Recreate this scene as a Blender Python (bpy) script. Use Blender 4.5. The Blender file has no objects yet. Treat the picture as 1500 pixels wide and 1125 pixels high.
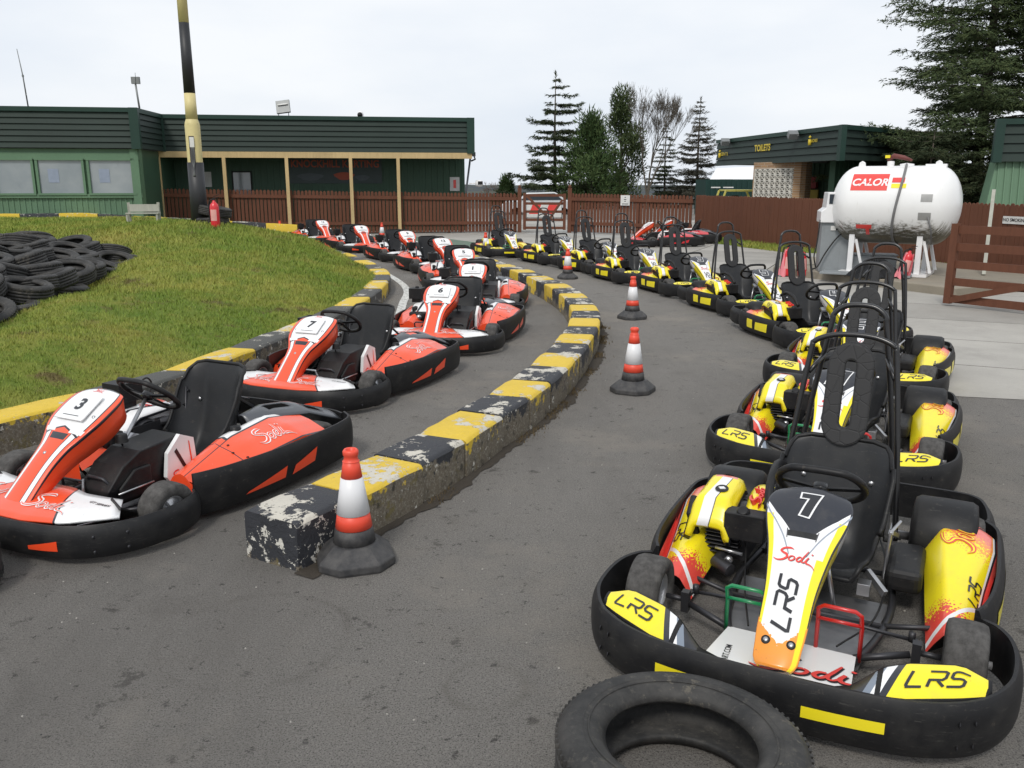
import bpy, math, random
import numpy as np
from mathutils import Vector, Matrix, noise
R = math.radians
rnd = random.Random(7)
scene = bpy.context.scene
col = scene.collection

# ------------------------------------------------------------------ node expressions
class X:
    """a scalar shader expression: python operators make Math nodes"""
    def __init__(s, nt, k): s.nt = nt; s.k = k
    def _n(s, op, *a):
        n = s.nt.nodes.new('ShaderNodeMath'); n.operation = op
        for i, v in enumerate(a):
            if isinstance(v, X): s.nt.links.new(v.k, n.inputs[i])
            else: n.inputs[i].default_value = v
        return X(s.nt, n.outputs[0])
    def __add__(s, o): return s._n('ADD', s, o)
    __radd__ = __add__
    def __sub__(s, o): return s._n('SUBTRACT', s, o)
    def __rsub__(s, o): return s._n('SUBTRACT', o, s)
    def __mul__(s, o): return s._n('MULTIPLY', s, o)
    __rmul__ = __mul__
    def __gt__(s, o): return s._n('GREATER_THAN', s, o)
    def __lt__(s, o): return s._n('LESS_THAN', s, o)
    def __and__(s, o): return s._n('MULTIPLY', s, o)
    def __or__(s, o): return s._n('MAXIMUM', s, o)
    def abs(s): return s._n('ABSOLUTE', s)
    def frac(s): return s._n('FRACT', s)
    def sin(s): return s._n('SINE', s)
    def sqrt(s): return s._n('SQRT', s)
    def floor(s): return s._n('FLOOR', s)
    def pingpong(s, o): return s._n('PINGPONG', s, o)
    def clamp(s): return s._n('MINIMUM', s._n('MAXIMUM', s, 0.0), 1.0)
    def ramp(s, a, b): return ((s - a) * (1.0 / (b - a))).clamp()

class M:
    """material builder"""
    def __init__(s, name, base=(.5, .5, .5), rough=.5, metal=0., spec=.5, coat=0.):
        s.m = bpy.data.materials.new(name); s.m.use_nodes = True
        s.nt = s.m.node_tree; s.b = s.nt.nodes['Principled BSDF']
        s.b.inputs['Base Color'].default_value = (*base, 1)
        s.b.inputs['Roughness'].default_value = rough
        s.b.inputs['Metallic'].default_value = metal
        s.b.inputs['Specular IOR Level'].default_value = spec
        if coat: s.b.inputs['Coat Weight'].default_value = coat; s.b.inputs['Coat Roughness'].default_value = .15
        s.c = None; s.base = base; s._oc = None
    def coords(s, kind='Object'):
        n = s.nt.nodes.new('ShaderNodeTexCoord'); return n.outputs[kind]
    def world(s):
        n = s.nt.nodes.new('ShaderNodeNewGeometry'); return n.outputs['Position']
    def xyz(s, sock):
        n = s.nt.nodes.new('ShaderNodeSeparateXYZ'); s.nt.links.new(sock, n.inputs[0])
        return [X(s.nt, n.outputs[i]) for i in range(3)]
    def noise(s, scale, detail=4, rough=.6, vec=None, dist=0., stretch=None):
        v = vec if vec is not None else s.coords()
        if stretch:
            mp = s.nt.nodes.new('ShaderNodeMapping'); mp.inputs['Scale'].default_value = stretch
            s.nt.links.new(v, mp.inputs[0]); v = mp.outputs[0]
        n = s.nt.nodes.new('ShaderNodeTexNoise'); n.inputs['Scale'].default_value = scale
        n.inputs['Detail'].default_value = detail; n.inputs['Roughness'].default_value = rough
        n.inputs['Distortion'].default_value = dist
        s.nt.links.new(v, n.inputs['Vector']); return X(s.nt, n.outputs['Fac'])
    def voro(s, scale, vec=None, feature='F1', out='Distance', rnd_=1.):
        n = s.nt.nodes.new('ShaderNodeTexVoronoi'); n.inputs['Scale'].default_value = scale
        n.feature = feature; n.inputs['Randomness'].default_value = rnd_
        s.nt.links.new(vec if vec is not None else s.coords(), n.inputs['Vector']); return X(s.nt, n.outputs[out])
    def layer(s, mask, colr):
        n = s.nt.nodes.new('ShaderNodeMix'); n.data_type = 'RGBA'
        if isinstance(mask, X): s.nt.links.new(mask.k, n.inputs[0])
        else: n.inputs[0].default_value = mask
        if s.c is None: n.inputs[6].default_value = (*s.base, 1)
        else: s.nt.links.new(s.c, n.inputs[6])
        if isinstance(colr, tuple): n.inputs[7].default_value = (*colr, 1)
        else: s.nt.links.new(colr, n.inputs[7])
        s.c = n.outputs[2]; s.nt.links.new(s.c, s.b.inputs['Base Color']); return s
    def scale_col(s, f):
        n = s.nt.nodes.new('ShaderNodeVectorMath'); n.operation = 'SCALE'
        if s.c is None: n.inputs[0].default_value = s.base
        else: s.nt.links.new(s.c, n.inputs[0])
        s.nt.links.new(f.k, n.inputs['Scale']); s.c = n.outputs[0]
        s.nt.links.new(s.c, s.b.inputs['Base Color']); return s
    def bump(s, h, strength=.3, dist=.01):
        n = s.nt.nodes.new('ShaderNodeBump'); n.inputs['Strength'].default_value = strength
        n.inputs['Distance'].default_value = dist; s.nt.links.new(h.k, n.inputs['Height'])
        s.nt.links.new(n.outputs[0], s.b.inputs['Normal']); return s
    def rough(s, r): s.nt.links.new(r.k, s.b.inputs['Roughness']); return s

def simple(name, base, rough=.5, metal=0., var=.25, vscale=6., bump=0., bscale=40., coat=0., spec=.5):
    m = M(name, base, rough, metal, spec, coat)
    if var: m.scale_col(m.noise(vscale, 5) * (2 * var) + (1 - var))
    if bump: m.bump(m.noise(bscale, 4), bump)
    return m.m

# ------------------------------------------------------------------ mesh builder
def catmull(pts, n=6, closed=False):
    P = [Vector(p) for p in pts]; out = []
    L = len(P)
    rng = range(L) if closed else range(L - 1)
    for i in rng:
        a = P[(i - 1) % L] if closed or i > 0 else P[0] * 2 - P[1]
        b = P[i]; c = P[(i + 1) % L]
        d = P[(i + 2) % L] if closed or i + 2 < L else c * 2 - b
        for k in range(n):
            t = k / n
            out.append(.5 * ((2 * b) + (c - a) * t + (2 * a - 5 * b + 4 * c - d) * t * t + (3 * b - a - 3 * c + d) * t ** 3))
    if not closed: out.append(P[-1].copy())
    return out

class MB:
    def __init__(s): s.v = []; s.f = []; s.mi = []; s.uv = {}; s.sm = []
    def add(s, vs, fs, mi=0, uvs=None, smooth=True):
        o = len(s.v); s.v += [tuple(v) for v in vs]
        if uvs:
            for i, u in enumerate(uvs): s.uv[o + i] = u
        for f in fs: s.f.append([o + i for i in f]); s.mi.append(mi); s.sm.append(smooth)
        return s
    def box(s, c, d, rot=None, mi=0, taper=None):
        cx, cy, cz = c; dx, dy, dz = d[0] / 2, d[1] / 2, d[2] / 2
        vs = []
        for z in (-1, 1):
            k = taper if (taper and z > 0) else (1, 1)
            for x, y in ((-1, -1), (1, -1), (1, 1), (-1, 1)):
                p = Vector((x * dx * k[0], y * dy * k[1], z * dz))
                if rot is not None: p = rot @ p
                vs.append((p.x + cx, p.y + cy, p.z + cz))
        s.add(vs, [(3, 2, 1, 0), (4, 5, 6, 7), (0, 1, 5, 4), (1, 2, 6, 5), (2, 3, 7, 6), (3, 0, 4, 7)], mi, smooth=False)
        return s
    def bar(s, a, b, w, h, mi=0, up=(0, 0, 1)):
        a = Vector(a); b = Vector(b); d = (b - a); L = d.length; d.normalize()
        u = Vector(up); x = d.cross(u)
        if x.length < 1e-4: x = d.cross(Vector((1, 0, 0)))
        x.normalize(); u = x.cross(d)
        rot = Matrix((x, d, u)).transposed()
        return s.box((a + b) / 2, (w, L, h), rot, mi)
    def tube(s, pts, r, n=10, closed=False, mi=0, cap=True):
        P = [Vector(p) for p in pts]; L = len(P); vs = []; fs = []
        rr = r if isinstance(r, (list, tuple)) else [r] * L
        prev = None
        for i, p in enumerate(P):
            if closed: t = P[(i + 1) % L] - P[i - 1]
            else: t = P[min(i + 1, L - 1)] - P[max(i - 1, 0)]
            t.normalize()
            if prev is None:
                x = t.orthogonal().normalized()
            else:
                x = prev - t * prev.dot(t); x.normalize()
            prev = x; y = t.cross(x)
            for k in range(n):
                a = 2 * math.pi * k / n
                vs.append(p + (x * math.cos(a) + y * math.sin(a)) * rr[i])
        m = L if closed else L - 1
        for i in range(m):
            j = (i + 1) % L
            # keep ring alignment on closed loops by matching the nearest vertex
            sh = 0
            if closed and j == 0:
                sh = min(range(n), key=lambda q: (vs[q] - vs[i * n]).length)
            for k in range(n):
                k2 = (k + 1) % n
                fs.append((i * n + k, i * n + k2, j * n + (k2 + sh) % n, j * n + (k + sh) % n))
        if cap and not closed:
            fs.append(tuple(range(n))[::-1]); fs.append(tuple((L - 1) * n + k for k in range(n)))
        return s.add(vs, fs, mi)
    def lathe(s, prof, n=24, axis='z', c=(0, 0, 0), mi=0, rot=None, closed=False):
        vs = []; fs = []; L = len(prof)
        for i, (r, z) in enumerate(prof):
            for k in range(n):
                a = 2 * math.pi * k / n
                p = Vector((r * math.cos(a), r * math.sin(a), z))
                if axis == 'y': p = Vector((p.x, p.z, -p.y))
                if axis == 'x': p = Vector((p.z, p.y, -p.x))
                if rot is not None: p = rot @ p
                vs.append(p + Vector(c))
        for i in range(L if closed else L - 1):
            j = (i + 1) % L
            for k in range(n):
                k2 = (k + 1) % n
                fs.append((i * n + k, i * n + k2, j * n + k2, j * n + k))
        return s.add(vs, fs, mi)
    def grid(s, fn, us, vs_, mi=0, uv=True):
        V = []; U = []; F = []
        nu = len(us)
        for v in vs_:
            for u in us:
                V.append(Vector(fn(u, v))); U.append((u, v))
        for j in range(len(vs_) - 1):
            for i in range(nu - 1):
                F.append((j * nu + i, j * nu + i + 1, (j + 1) * nu + i + 1, (j + 1) * nu + i))
        return s.add(V, F, mi, U if uv else None)
    def prism(s, poly, fn, mi=0):
        """poly: 2D outline; fn(a,b,side)->3D, side 0/1"""
        n = len(poly)
        vs = [fn(a, b, 0) for a, b in poly] + [fn(a, b, 1) for a, b in poly]
        fs = [tuple(range(n))[::-1], tuple(range(n, 2 * n))] + [(i, (i + 1) % n, n + (i + 1) % n, n + i) for i in range(n)]
        return s.add(vs, fs, mi, smooth=False)
    def flat(s, poly, fn, mi=0):
        return s.add([fn(a, b) for a, b in poly], [tuple(range(len(poly)))], mi, smooth=False)
    def sweep(s, path, prof, mi=0, closed=False, capends=True):
        """path: 2D points; prof: closed list of (outward offset, z)"""
        L = len(path); n = len(prof); vs = []; fs = []
        for i in range(L):
            a = Vector(path[(i - 1) % L] if closed or i > 0 else path[0]); b = Vector(path[(i + 1) % L] if closed or i < L - 1 else path[-1])
            t = (b - a); t.normalize(); nx, ny = t.y, -t.x
            for (o, z) in prof: vs.append((path[i][0] + nx * o, path[i][1] + ny * o, z))
        for i in range(L if closed else L - 1):
            j = (i + 1) % L
            for k in range(n):
                k2 = (k + 1) % n; fs.append((i * n + k, j * n + k, j * n + k2, i * n + k2))
        if capends and not closed:
            fs.append(tuple(range(n))); fs.append(tuple((L - 1) * n + k for k in range(n))[::-1])
        return s.add(vs, fs, mi)
    def split(s):
        par = list(range(len(s.v)))
        def fd(a):
            while par[a] != a: par[a] = par[par[a]]; a = par[a]
            return a
        for f in s.f:
            r0 = fd(f[0])
            for q in f[1:]: par[fd(q)] = r0
        grp = {}
        for k, f in enumerate(s.f): grp.setdefault(fd(f[0]), []).append(k)
        out = []
        for ks in grp.values():
            ids = {}; m = MB()
            for k in ks:
                for q in s.f[k]:
                    if q not in ids: ids[q] = len(m.v); m.v.append(s.v[q])
                    if q in s.uv: m.uv[ids[q]] = s.uv[q]
                m.f.append([ids[q] for q in s.f[k]]); m.mi.append(0); m.sm.append(s.sm[k])
            out.append((m, s.mi[ks[0]]))
        return out
    def build_mats(s, names, mats, parent=None, **kw):
        for i, nm in enumerate(names):
            m = MB(); ids = {}
            for k, f in enumerate(s.f):
                if s.mi[k] != i: continue
                for q in f:
                    if q not in ids:
                        ids[q] = len(m.v); m.v.append(s.v[q])
                        if q in s.uv: m.uv[ids[q]] = s.uv[q]
                m.f.append([ids[q] for q in f]); m.mi.append(0); m.sm.append(s.sm[k])
            if m.f: m.build(nm, mats[i], parent, **kw)
    def build_each(s, names, mats, parent=None, **kw):
        for m, i in s.split(): o = m.build(names[i] if isinstance(names, (list, tuple)) else names, mats[i] if isinstance(mats, (list, tuple)) else mats, parent, **kw)
    def build(s, name, mats, parent=None, bevel=0., solid=0., sub=0, seg=2, autos=None, label=None, offset=0.):
        me = bpy.data.meshes.new(name); me.from_pydata(s.v, [], s.f)
        if not isinstance(mats, (list, tuple)): mats = [mats]
        for m in mats: me.materials.append(m)
        me.polygons.foreach_set('material_index', s.mi)
        me.polygons.foreach_set('use_smooth', s.sm)
        if s.uv:
            ul = me.uv_layers.new(name='UVMap')
            vi = np.empty(len(me.loops), dtype=np.int32); me.loops.foreach_get('vertex_index', vi)
            tab = np.zeros((len(s.v), 2), dtype=np.float32)
            for k, u in s.uv.items(): tab[k] = u
            ul.data.foreach_set('uv', tab[vi].ravel())
        me.update()
        if autos is not None: me.set_sharp_from_angle(angle=R(autos))
        o = bpy.data.objects.new(name, me); col.objects.link(o)
        if parent is not None: o.parent = parent
        if solid: m = o.modifiers.new('solid', 'SOLIDIFY'); m.thickness = solid; m.offset = offset
        if bevel: m = o.modifiers.new('bevel', 'BEVEL'); m.width = bevel; m.segments = seg; m.limit_method = 'ANGLE'; m.angle_limit = R(35)
        if sub: m = o.modifiers.new('sub', 'SUBSURF'); m.levels = sub; m.render_levels = sub
        if label: o['label'] = label
        return o

def tag(o, label=None, cat=None, group=None, kind=None):
    if label: o['label'] = label
    if cat: o['category'] = cat
    if group: o['group'] = group
    if kind: o['kind'] = kind
    return o
def empty(name, loc=(0, 0, 0), rz=0., label=None, cat=None, group=None):
    o = bpy.data.objects.new(name, None); col.objects.link(o)
    o.location = loc; o.rotation_euler = (0, 0, rz); o.empty_display_size = .2
    return tag(o, label, cat, group)
def copy_tree(o, parent=None):
    c = o.copy(); col.objects.link(c); c.parent = parent
    for ch in list(o.children): copy_tree(ch, c)
    return c

# ------------------------------------------------------------------ lettering
def ribbon(pts, w, n=5, smooth=True, shear=0.):
    """2D stroke -> (verts, faces) with mitred joints; w number or list"""
    P = [Vector((p[0] + shear * p[1], p[1])) for p in pts]
    if smooth and len(P) > 2:
        P3 = catmull([(p.x, p.y, 0) for p in P], n); P = [Vector((p.x, p.y)) for p in P3]
    if not smooth:
        Q = []
        for i in range(len(P) - 1):
            k = max(1, int((P[i + 1] - P[i]).length / .12)); Q += [P[i].lerp(P[i + 1], j / k) for j in range(k)]
        P = Q + [P[-1]]
    L = len(P); vs = []; fs = []
    for i in range(L):
        t0 = (P[i] - P[i - 1]).normalized() if i > 0 else None
        t1 = (P[i + 1] - P[i]).normalized() if i < L - 1 else None
        if t0 is None: t0 = t1
        if t1 is None: t1 = t0
        n0 = Vector((-t0.y, t0.x)); n1 = Vector((-t1.y, t1.x)); m = n0 + n1
        if m.length < .2: m = n0
        m.normalize(); k = 1 / max(.45, m.dot(n0))
        if isinstance(w, (list, tuple)):
            q = i / (L - 1) * (len(w) - 1); a = int(min(q, len(w) - 2)); ww = w[a] + (w[a + 1] - w[a]) * (q - a)
        else: ww = w
        vs += [P[i] + m * ww / 2 * k, P[i] - m * ww / 2 * k]
    for i in range(L - 1): fs.append((2 * i, 2 * i + 1, 2 * i + 3, 2 * i + 2))
    return vs, fs
SODI = [([(.78, .98), (.55, 1.04), (.2, .98), (.02, .78), (.2, .62), (.48, .5), (.58, .28), (.35, .06), (0., .02), (-.3, .16)], [.05, .17, .16, .14, .15, .17, .16, .15, .1, .03]),
        ([(.98, .42), (.8, .38), (.74, .2), (.88, .06), (1.06, .14), (1.1, .32), (.98, .42)], .1),
        ([(1.54, .42), (1.36, .4), (1.28, .2), (1.42, .06), (1.56, .2), (1.68, .55), (1.8, 1.0)], [.09, .11, .12, .11, .1, .1, .06]),
        ([(1.62, .3), (1.64, .1), (1.76, .06), (1.88, .2)], .08),
        ([(1.98, .5), (1.9, .22), (1.98, .05), (2.2, .0), (2.45, -.12), (2.62, -.3)], [.1, .12, .12, .1, .06, .02]),
        ([(2.1, .74), (2.14, .82)], .12)]
LRS = [([(.05, 1), (0., .12), (.06, 0), (.7, 0)], .15), ([(.95, 0), (.95, .42), (1.5, .42), (1.62, .55), (1.62, .9), (1.5, 1), (.82, 1)], .15), ([(1.32, .36), (1.66, 0)], .15),
       ([(2.6, 1), (1.98, 1), (1.88, .9), (1.88, .6), (1.98, .5), (2.4, .5), (2.52, .4), (2.52, .1), (2.4, 0), (1.8, 0)], .15)]
DIG = {'1': [[(.0, .9), (.40, .9), (.40, 0)]],
       '2': [[(0, 1), (.6, 1), (.6, .5), (0, .5), (0, 0), (.6, 0)]],
       '3': [[(0, 1), (.6, 1), (.6, 0), (0, 0)], [(.12, .5), (.52, .5)]],
       '4': [[(.05, 1), (0, .35), (.68, .35)], [(.5, .9), (.5, 0)]],
       '5': [[(.62, 1), (0, 1), (0, .52), (.6, .52), (.6, 0), (0, 0)]],
       '6': [[(.6, 1), (0, 1), (0, 0), (.6, 0), (.6, .5), (.12, .5)]],
       '7': [[(0, 1), (.6, 1), (.25, 0)]],
       '8': [[(.3, .5), (0, .55), (0, 1), (.6, 1), (.6, .55), (.3, .5)], [(.3, .45), (0, .4), (0, 0), (.6, 0), (.6, .4), (.3, .45)]],
       '9': [[(.6, .5), (0, .5), (0, 1), (.6, 1), (.6, 0), (0, 0)]],
       '0': [[(.3, 0), (0, 0), (0, 1), (.6, 1), (.6, 0), (.3, 0)]]}
def put_strokes(mb, strokes, fn, size, pos, rot=0., mi=0, shear=.2, wk=1., wadd=0., smooth=True, center=None, lift=0.):
    """fn(a,b,lift)->3D ; strokes in unit space"""
    ca, sa = math.cos(rot), math.sin(rot); cx = center if center is not None else (0, .5)
    for q, (pts, w) in enumerate(strokes):
        if isinstance(w, list): w = [x * wk + wadd for x in w]
        else: w = w * wk + wadd
        vs, fs = ribbon(pts, w, 5, smooth, shear)
        out = []
        for p in vs:
            x = (p.x - cx[0] - shear * .5) * size; y = (p.y - cx[1]) * size
            out.append(fn(pos[0] + x * ca - y * sa, pos[1] + x * sa + y * ca, lift + q * .0002))
        mb.add(out, fs, mi, smooth=False)
_font = {}
def text2d(txt, bold=0., space=1., shear=0.):
    key = (txt, bold, space, shear)
    if key in _font: return _font[key]
    c = bpy.data.curves.new('lettering', 'FONT'); c.body = txt; c.size = 1; c.offset = bold; c.space_character = space
    c.shear = shear; c.align_x = 'CENTER'; c.align_y = 'CENTER'; c.resolution_u = 5
    o = bpy.data.objects.new('lettering', c); col.objects.link(o)
    dg = bpy.context.evaluated_depsgraph_get(); me = o.evaluated_get(dg).to_mesh()
    V = [(v.co.x, v.co.y) for v in me.vertices]; F = [tuple(p.vertices) for p in me.polygons]
    o.evaluated_get(dg).to_mesh_clear(); bpy.data.objects.remove(o); bpy.data.curves.remove(c)
    _font[key] = (V, F); return V, F
def put_text(mb, txt, fn, size, pos, rot=0., mi=0, bold=0., lift=0., sx=1., shear=0., space=1.):
    V, F = text2d(txt, bold, space, shear); ca, sa = math.cos(rot), math.sin(rot)
    mb.add([fn(pos[0] + (x * sx * ca - y * sa) * size, pos[1] + (x * sx * sa + y * ca) * size, lift) for x, y in V], F, mi, smooth=False)

# ------------------------------------------------------------------ kart materials
def plastic_black(name, base=(.010, .010, .011), rough=.48, dust=.35):
    m = M(name, base, rough, 0, .32)
    n = m.noise(9, 6, .65); g = m.noise(70, 3)
    m.layer(n.ramp(.45, .8) * dust * .6, (.085, .08, .07)); sc = m.noise(14, 6, .8, stretch=(1, 1, 9)); m.layer(sc.ramp(.60, .66) * .35, (.11, .105, .095)); lo = m.noise(22, 5, .75); m.layer(lo.ramp(.62, .7) * .3, (.12, .10, .08))
    m.rough(n * .25 + (rough - .1)); m.bump(g, .08, .003)
    return m.m
BLK = plastic_black('black_plastic')
SEATM = plastic_black('seat_plastic', (.02, .021, .023), .36, .25)
RUB = M('tyre_rubber', (.016, .016, .016), .75, 0, .3)
_n = RUB.noise(14, 6, .7); RUB.layer(_n.ramp(.42, .72) * .6, (.07, .066, .06)); RUB.bump(RUB.noise(90, 4), .25, .004); RUB = RUB.m
SLICK = M('slick_rubber', (.05, .048, .046), .85, 0, .2)
_n = SLICK.noise(25, 6, .7); SLICK.layer(_n.ramp(.35, .7) * .75, (.13, .125, .12)); SLICK.bump(_n, .3, .006); SLICK = SLICK.m
STEEL = simple('bare_steel', (.45, .45, .46), .3, .9, .2)
DKSTEEL = simple('dark_steel', (.05, .05, .055), .45, .6, .2)
RIM = simple('cast_rim', (.55, .55, .56), .35, .7, .25)
TUBEB = simple('black_tube', (.012, .012, .013), .32, 0, .2, coat=.2)
FOAM = M('headrest_foam', (.02, .02, .021), .7); FOAM.bump(FOAM.voro(16, feature='DISTANCE_TO_EDGE').ramp(0, .06), .35, .006); FOAM = FOAM.m
def paint(name, c, rough=.28): return simple(name, c, rough, 0, .07, 5, coat=.25)
YEL = paint('yellow_paint', (.86, .72, .02)); RED = paint('red_print', (.72, .06, .05)); ORG = paint('orange_paint', (.83, .075, .022))
WHT = paint('white_paint', (.78, .78, .78)); DGR = paint('dark_grey_plastic', (.07, .075, .085), .4); BLP = paint('black_print', (.015, .016, .02))
GRNP = paint('green_pedal', (.01, .22, .08)); REDP = paint('red_pedal', (.5, .015, .012)); PNK = paint('pink_print', (.85, .22, .2))
ALU = simple('floor_aluminium', (.33, .33, .34), .38, .8, .35, 12)
YDARK = (.02, .022, .03)

def uvmat(name, base, rough=.28):
    m = M(name, base, rough, 0, .5, .3); u, v, _ = m.xyz(m.coords('UV')); return m, u, v
def grime(m, k=.25):
    n = m.noise(7, 6, .7); m.layer(n.ramp(.5, .85) * k * 1.8, (.2, .18, .15)); m.layer(m.noise(26, 6, .8).ramp(.63, .70) * .45, (.06, .055, .05)); m.layer(m.noise(60, 5, .8, stretch=(1, .15, 1)).ramp(.66, .72) * .4, (.35, .33, .3)); return m.m
yel = (.88, .73, .015); org = (.85, .085, .025); wht = (.8, .8, .8); red = (.75, .07, .05); blk = (.016, .018, .026); ora = (.85, .3, .03)
# yellow nose
m, u, v = uvmat('yellow_nose_print', wht); au = u.abs()
m.layer((au > (v * -.10 + .86)) & (v < .74), yel); m.layer((au > .955) & (v < .9), blk)
m.layer((v * 1. + m.noise(60, 2) * .06 - .03) < (au * .1 + .10), ora)
m.layer(((u > .74 - v * .25) & (v < .50) & (u < .93)), yel)
m.layer((v > .53 + au * .30) & (v > .605 - au * .02), blk); m.layer((v > .60) & (v < .635) & (au < .4), (.003, .003, .003)); m.layer((v > .59) & (v < .645) & (au > .4) & (au < .43), (.08, .08, .09)); m.layer(((v - au * .42) > .37) & ((v - au * .42) < .39) & (v > .5), (.3, .34, .4))
m.layer((au > 1.02), yel); m.layer((au > 1.02) & (v > .62), wht)
YNOSE = grime(m, .12)
# orange nose
m, u, v = uvmat('orange_nose_print', org); au = u.abs()
m.layer((au > .50) & (au < .82) & (v < .60), blk); m.layer((au > .54) & (au < .78) & (v < .60), wht)
m.layer((v > .60 - au * .08) & (au < .86), blk); m.layer((v > .615 - au * .08) & (au < .82) & (v < .965), wht)
m.layer((au > .35) & (au < .9) & (v > .56) & (v < .60), wht)
m.layer((v > .5) & (v < .55) & (au < .42), blk)
m.layer((au > 1.0) & (au < 1.03), blk)
ONOSE = grime(m, .12)
# yellow pod (u 0..1 front->rear, v 0 inner ->1 outer bottom)
m, u, v = uvmat('yellow_pod_print', yel)
ht = (m.voro(95) * .8)
m.layer(((u + ht * .25) < (.30 - v * .1)) , red); m.layer((u < .10), red)
m.layer(((u - v * .3) > .02) & ((u - v * .3) < .05) & (u < .35), wht)
m.layer(((u + v * .25 - ht * .35) > .70) & (v < .74), (.86, .30, .05)); m.layer(((u + v * .2 - ht * .25) > .82) & (v < .72), (.80, .16, .12))
m.layer((v > .74) & (v < .77), wht); m.layer((v > .77) & (v < .80), blk); m.layer(v > .80, (.8, .1, .08))
YPOD = grime(m, .12)
# orange pod
m, u, v = uvmat('orange_pod_print', org)
m.layer(((v < .36) & (u > .36) & (u < .93)), blk); m.layer(((v < .35) & (u > .38) & (u < .92)), wht)
m.layer((v > .36) & (v < .375), blk); m.layer((v > .83) & (v < .85), blk)
m.layer((u > .30) & (u < .306), blk)
m.layer((v < .30) & (u > .72), (.08, .085, .095))
OPOD = grime(m, .12)
# engine cover yellow: v 0 rear..1 front, u -1..1
m, u, v = uvmat('yellow_engine_cover_print', yel); au = u.abs()
m.layer((u + v * .35 > -.1) & (u + v * .35 < .38), wht); m.layer(((u + v * .35) > .38) & ((u + v * .35) < .42), blk)
m.layer((v < .2) & (au < .55), (.8, .25, .2)); m.layer((au > .93), blk)
YENG = grime(m, .12)
m, u, v = uvmat('white_engine_cover_print', wht); au = u.abs()
m.layer(((u + v) > .62) & ((u + v) < .84) & (v > .15), blk); m.layer((v < .22) & (u < .5), org); m.layer((au > .96), blk)
WENG = grime(m, .15)
# ------------------------------------------------------------------ kart
def lerp(a, b, t): return a + (b - a) * t
def interp(tab, t):
    """piecewise linear table [(t,val..)]"""
    for i in range(len(tab) - 1):
        if t <= tab[i + 1][0] or i == len(tab) - 2:
            k = (t - tab[i][0]) / (tab[i + 1][0] - tab[i][0]); k = max(0, min(1, k))
            return [lerp(a, b, k) for a, b in zip(tab[i][1:], tab[i + 1][1:])]
def smoothtab(tab, t):
    for i in range(len(tab) - 1):
        if t <= tab[i + 1][0] or i == len(tab) - 2:
            k = (t - tab[i][0]) / (tab[i + 1][0] - tab[i][0]); k = max(0, min(1, k))
            p0 = tab[max(i - 1, 0)][1:]; p1 = tab[i][1:]; p2 = tab[i + 1][1:]; p3 = tab[min(i + 2, len(tab) - 1)][1:]
            return [.5 * (2 * b + (c - a) * k + (2 * a - 5 * b + 4 * c - d) * k * k + (3 * b - a - 3 * c + d) * k ** 3) for a, b, c, d in zip(p0, p1, p2, p3)]
def frange(a, b, n): return [a + (b - a) * i / (n - 1) for i in range(n)]

class Nose:
    def __init__(s, tab, wid, crown, depth):
        s.tab = tab; s.wid = wid; s.crown = crown; s.depth = depth
        L = 0; p = None; s.Ls = []
        for i in range(41):
            q = Vector(smoothtab(tab, i / 40))
            if p is not None: L += (q - p).length
            s.Ls.append(L); p = q
        s.L = L
    def C(s, v): x, z = smoothtab(s.tab, v); return Vector((x, 0, z))
    def S(s, u, v):
        c = s.C(v); t = (s.C(min(v + .02, 1)) - s.C(max(v - .02, 0))).normalized(); n = Vector((0, 1, 0)).cross(t) * -1
        if n.z < 0: n = -n
        w = smoothtab(s.wid, v)[0]; cr = s.crown; d = smoothtab(s.depth, v)[0]
        au = abs(u); sg = 1 if u > 0 else -1
        if au <= 1: return c + Vector((0, 1, 0)) * (w * u) + n * cr * (1 - au ** 2.5)
        k = (au - 1) / .2
        return c + Vector((0, 1, 0)) * (sg * w * (1 - .10 * k)) - n * d * k
    def N(s, v):
        t = (s.C(min(v + .02, 1)) - s.C(max(v - .02, 0))).normalized(); n = Vector((0, 1, 0)).cross(t) * -1
        return n if n.z > 0 else -n
    def map(s, a, b, l):
        """a metres across (as seen reading from the front), b metres from the tip"""
        v = max(0., min(1., b / s.L)); w = smoothtab(s.wid, v)[0]; u = max(-1, min(1, a / w))
        return s.S(u, v) + s.N(v) * (.0025 + l)
    def mesh(s, mb, mi=0):
        us = [-1.2, -1.1, -1.02, -1.0] + frange(-.95, .95, 13) + [1.0, 1.02, 1.1, 1.2]
        mb.grid(s.S, us, frange(0, 1, 41), mi)
        # closed rounded front and top lips
        return mb

def bprof(z0, z1, t=.016, bulge=.028):
    zs = frange(z0, z1, 9); mid = (z0 + z1) / 2; hh = (z1 - z0) / 2
    out = [(bulge * (1 - abs((z - mid) / hh) ** 3), z) for z in zs]
    lip = [(-.004, z1 + .006), (-t, z1 + .004)]
    return out + lip + [(-t, z0 + .01)]

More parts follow.
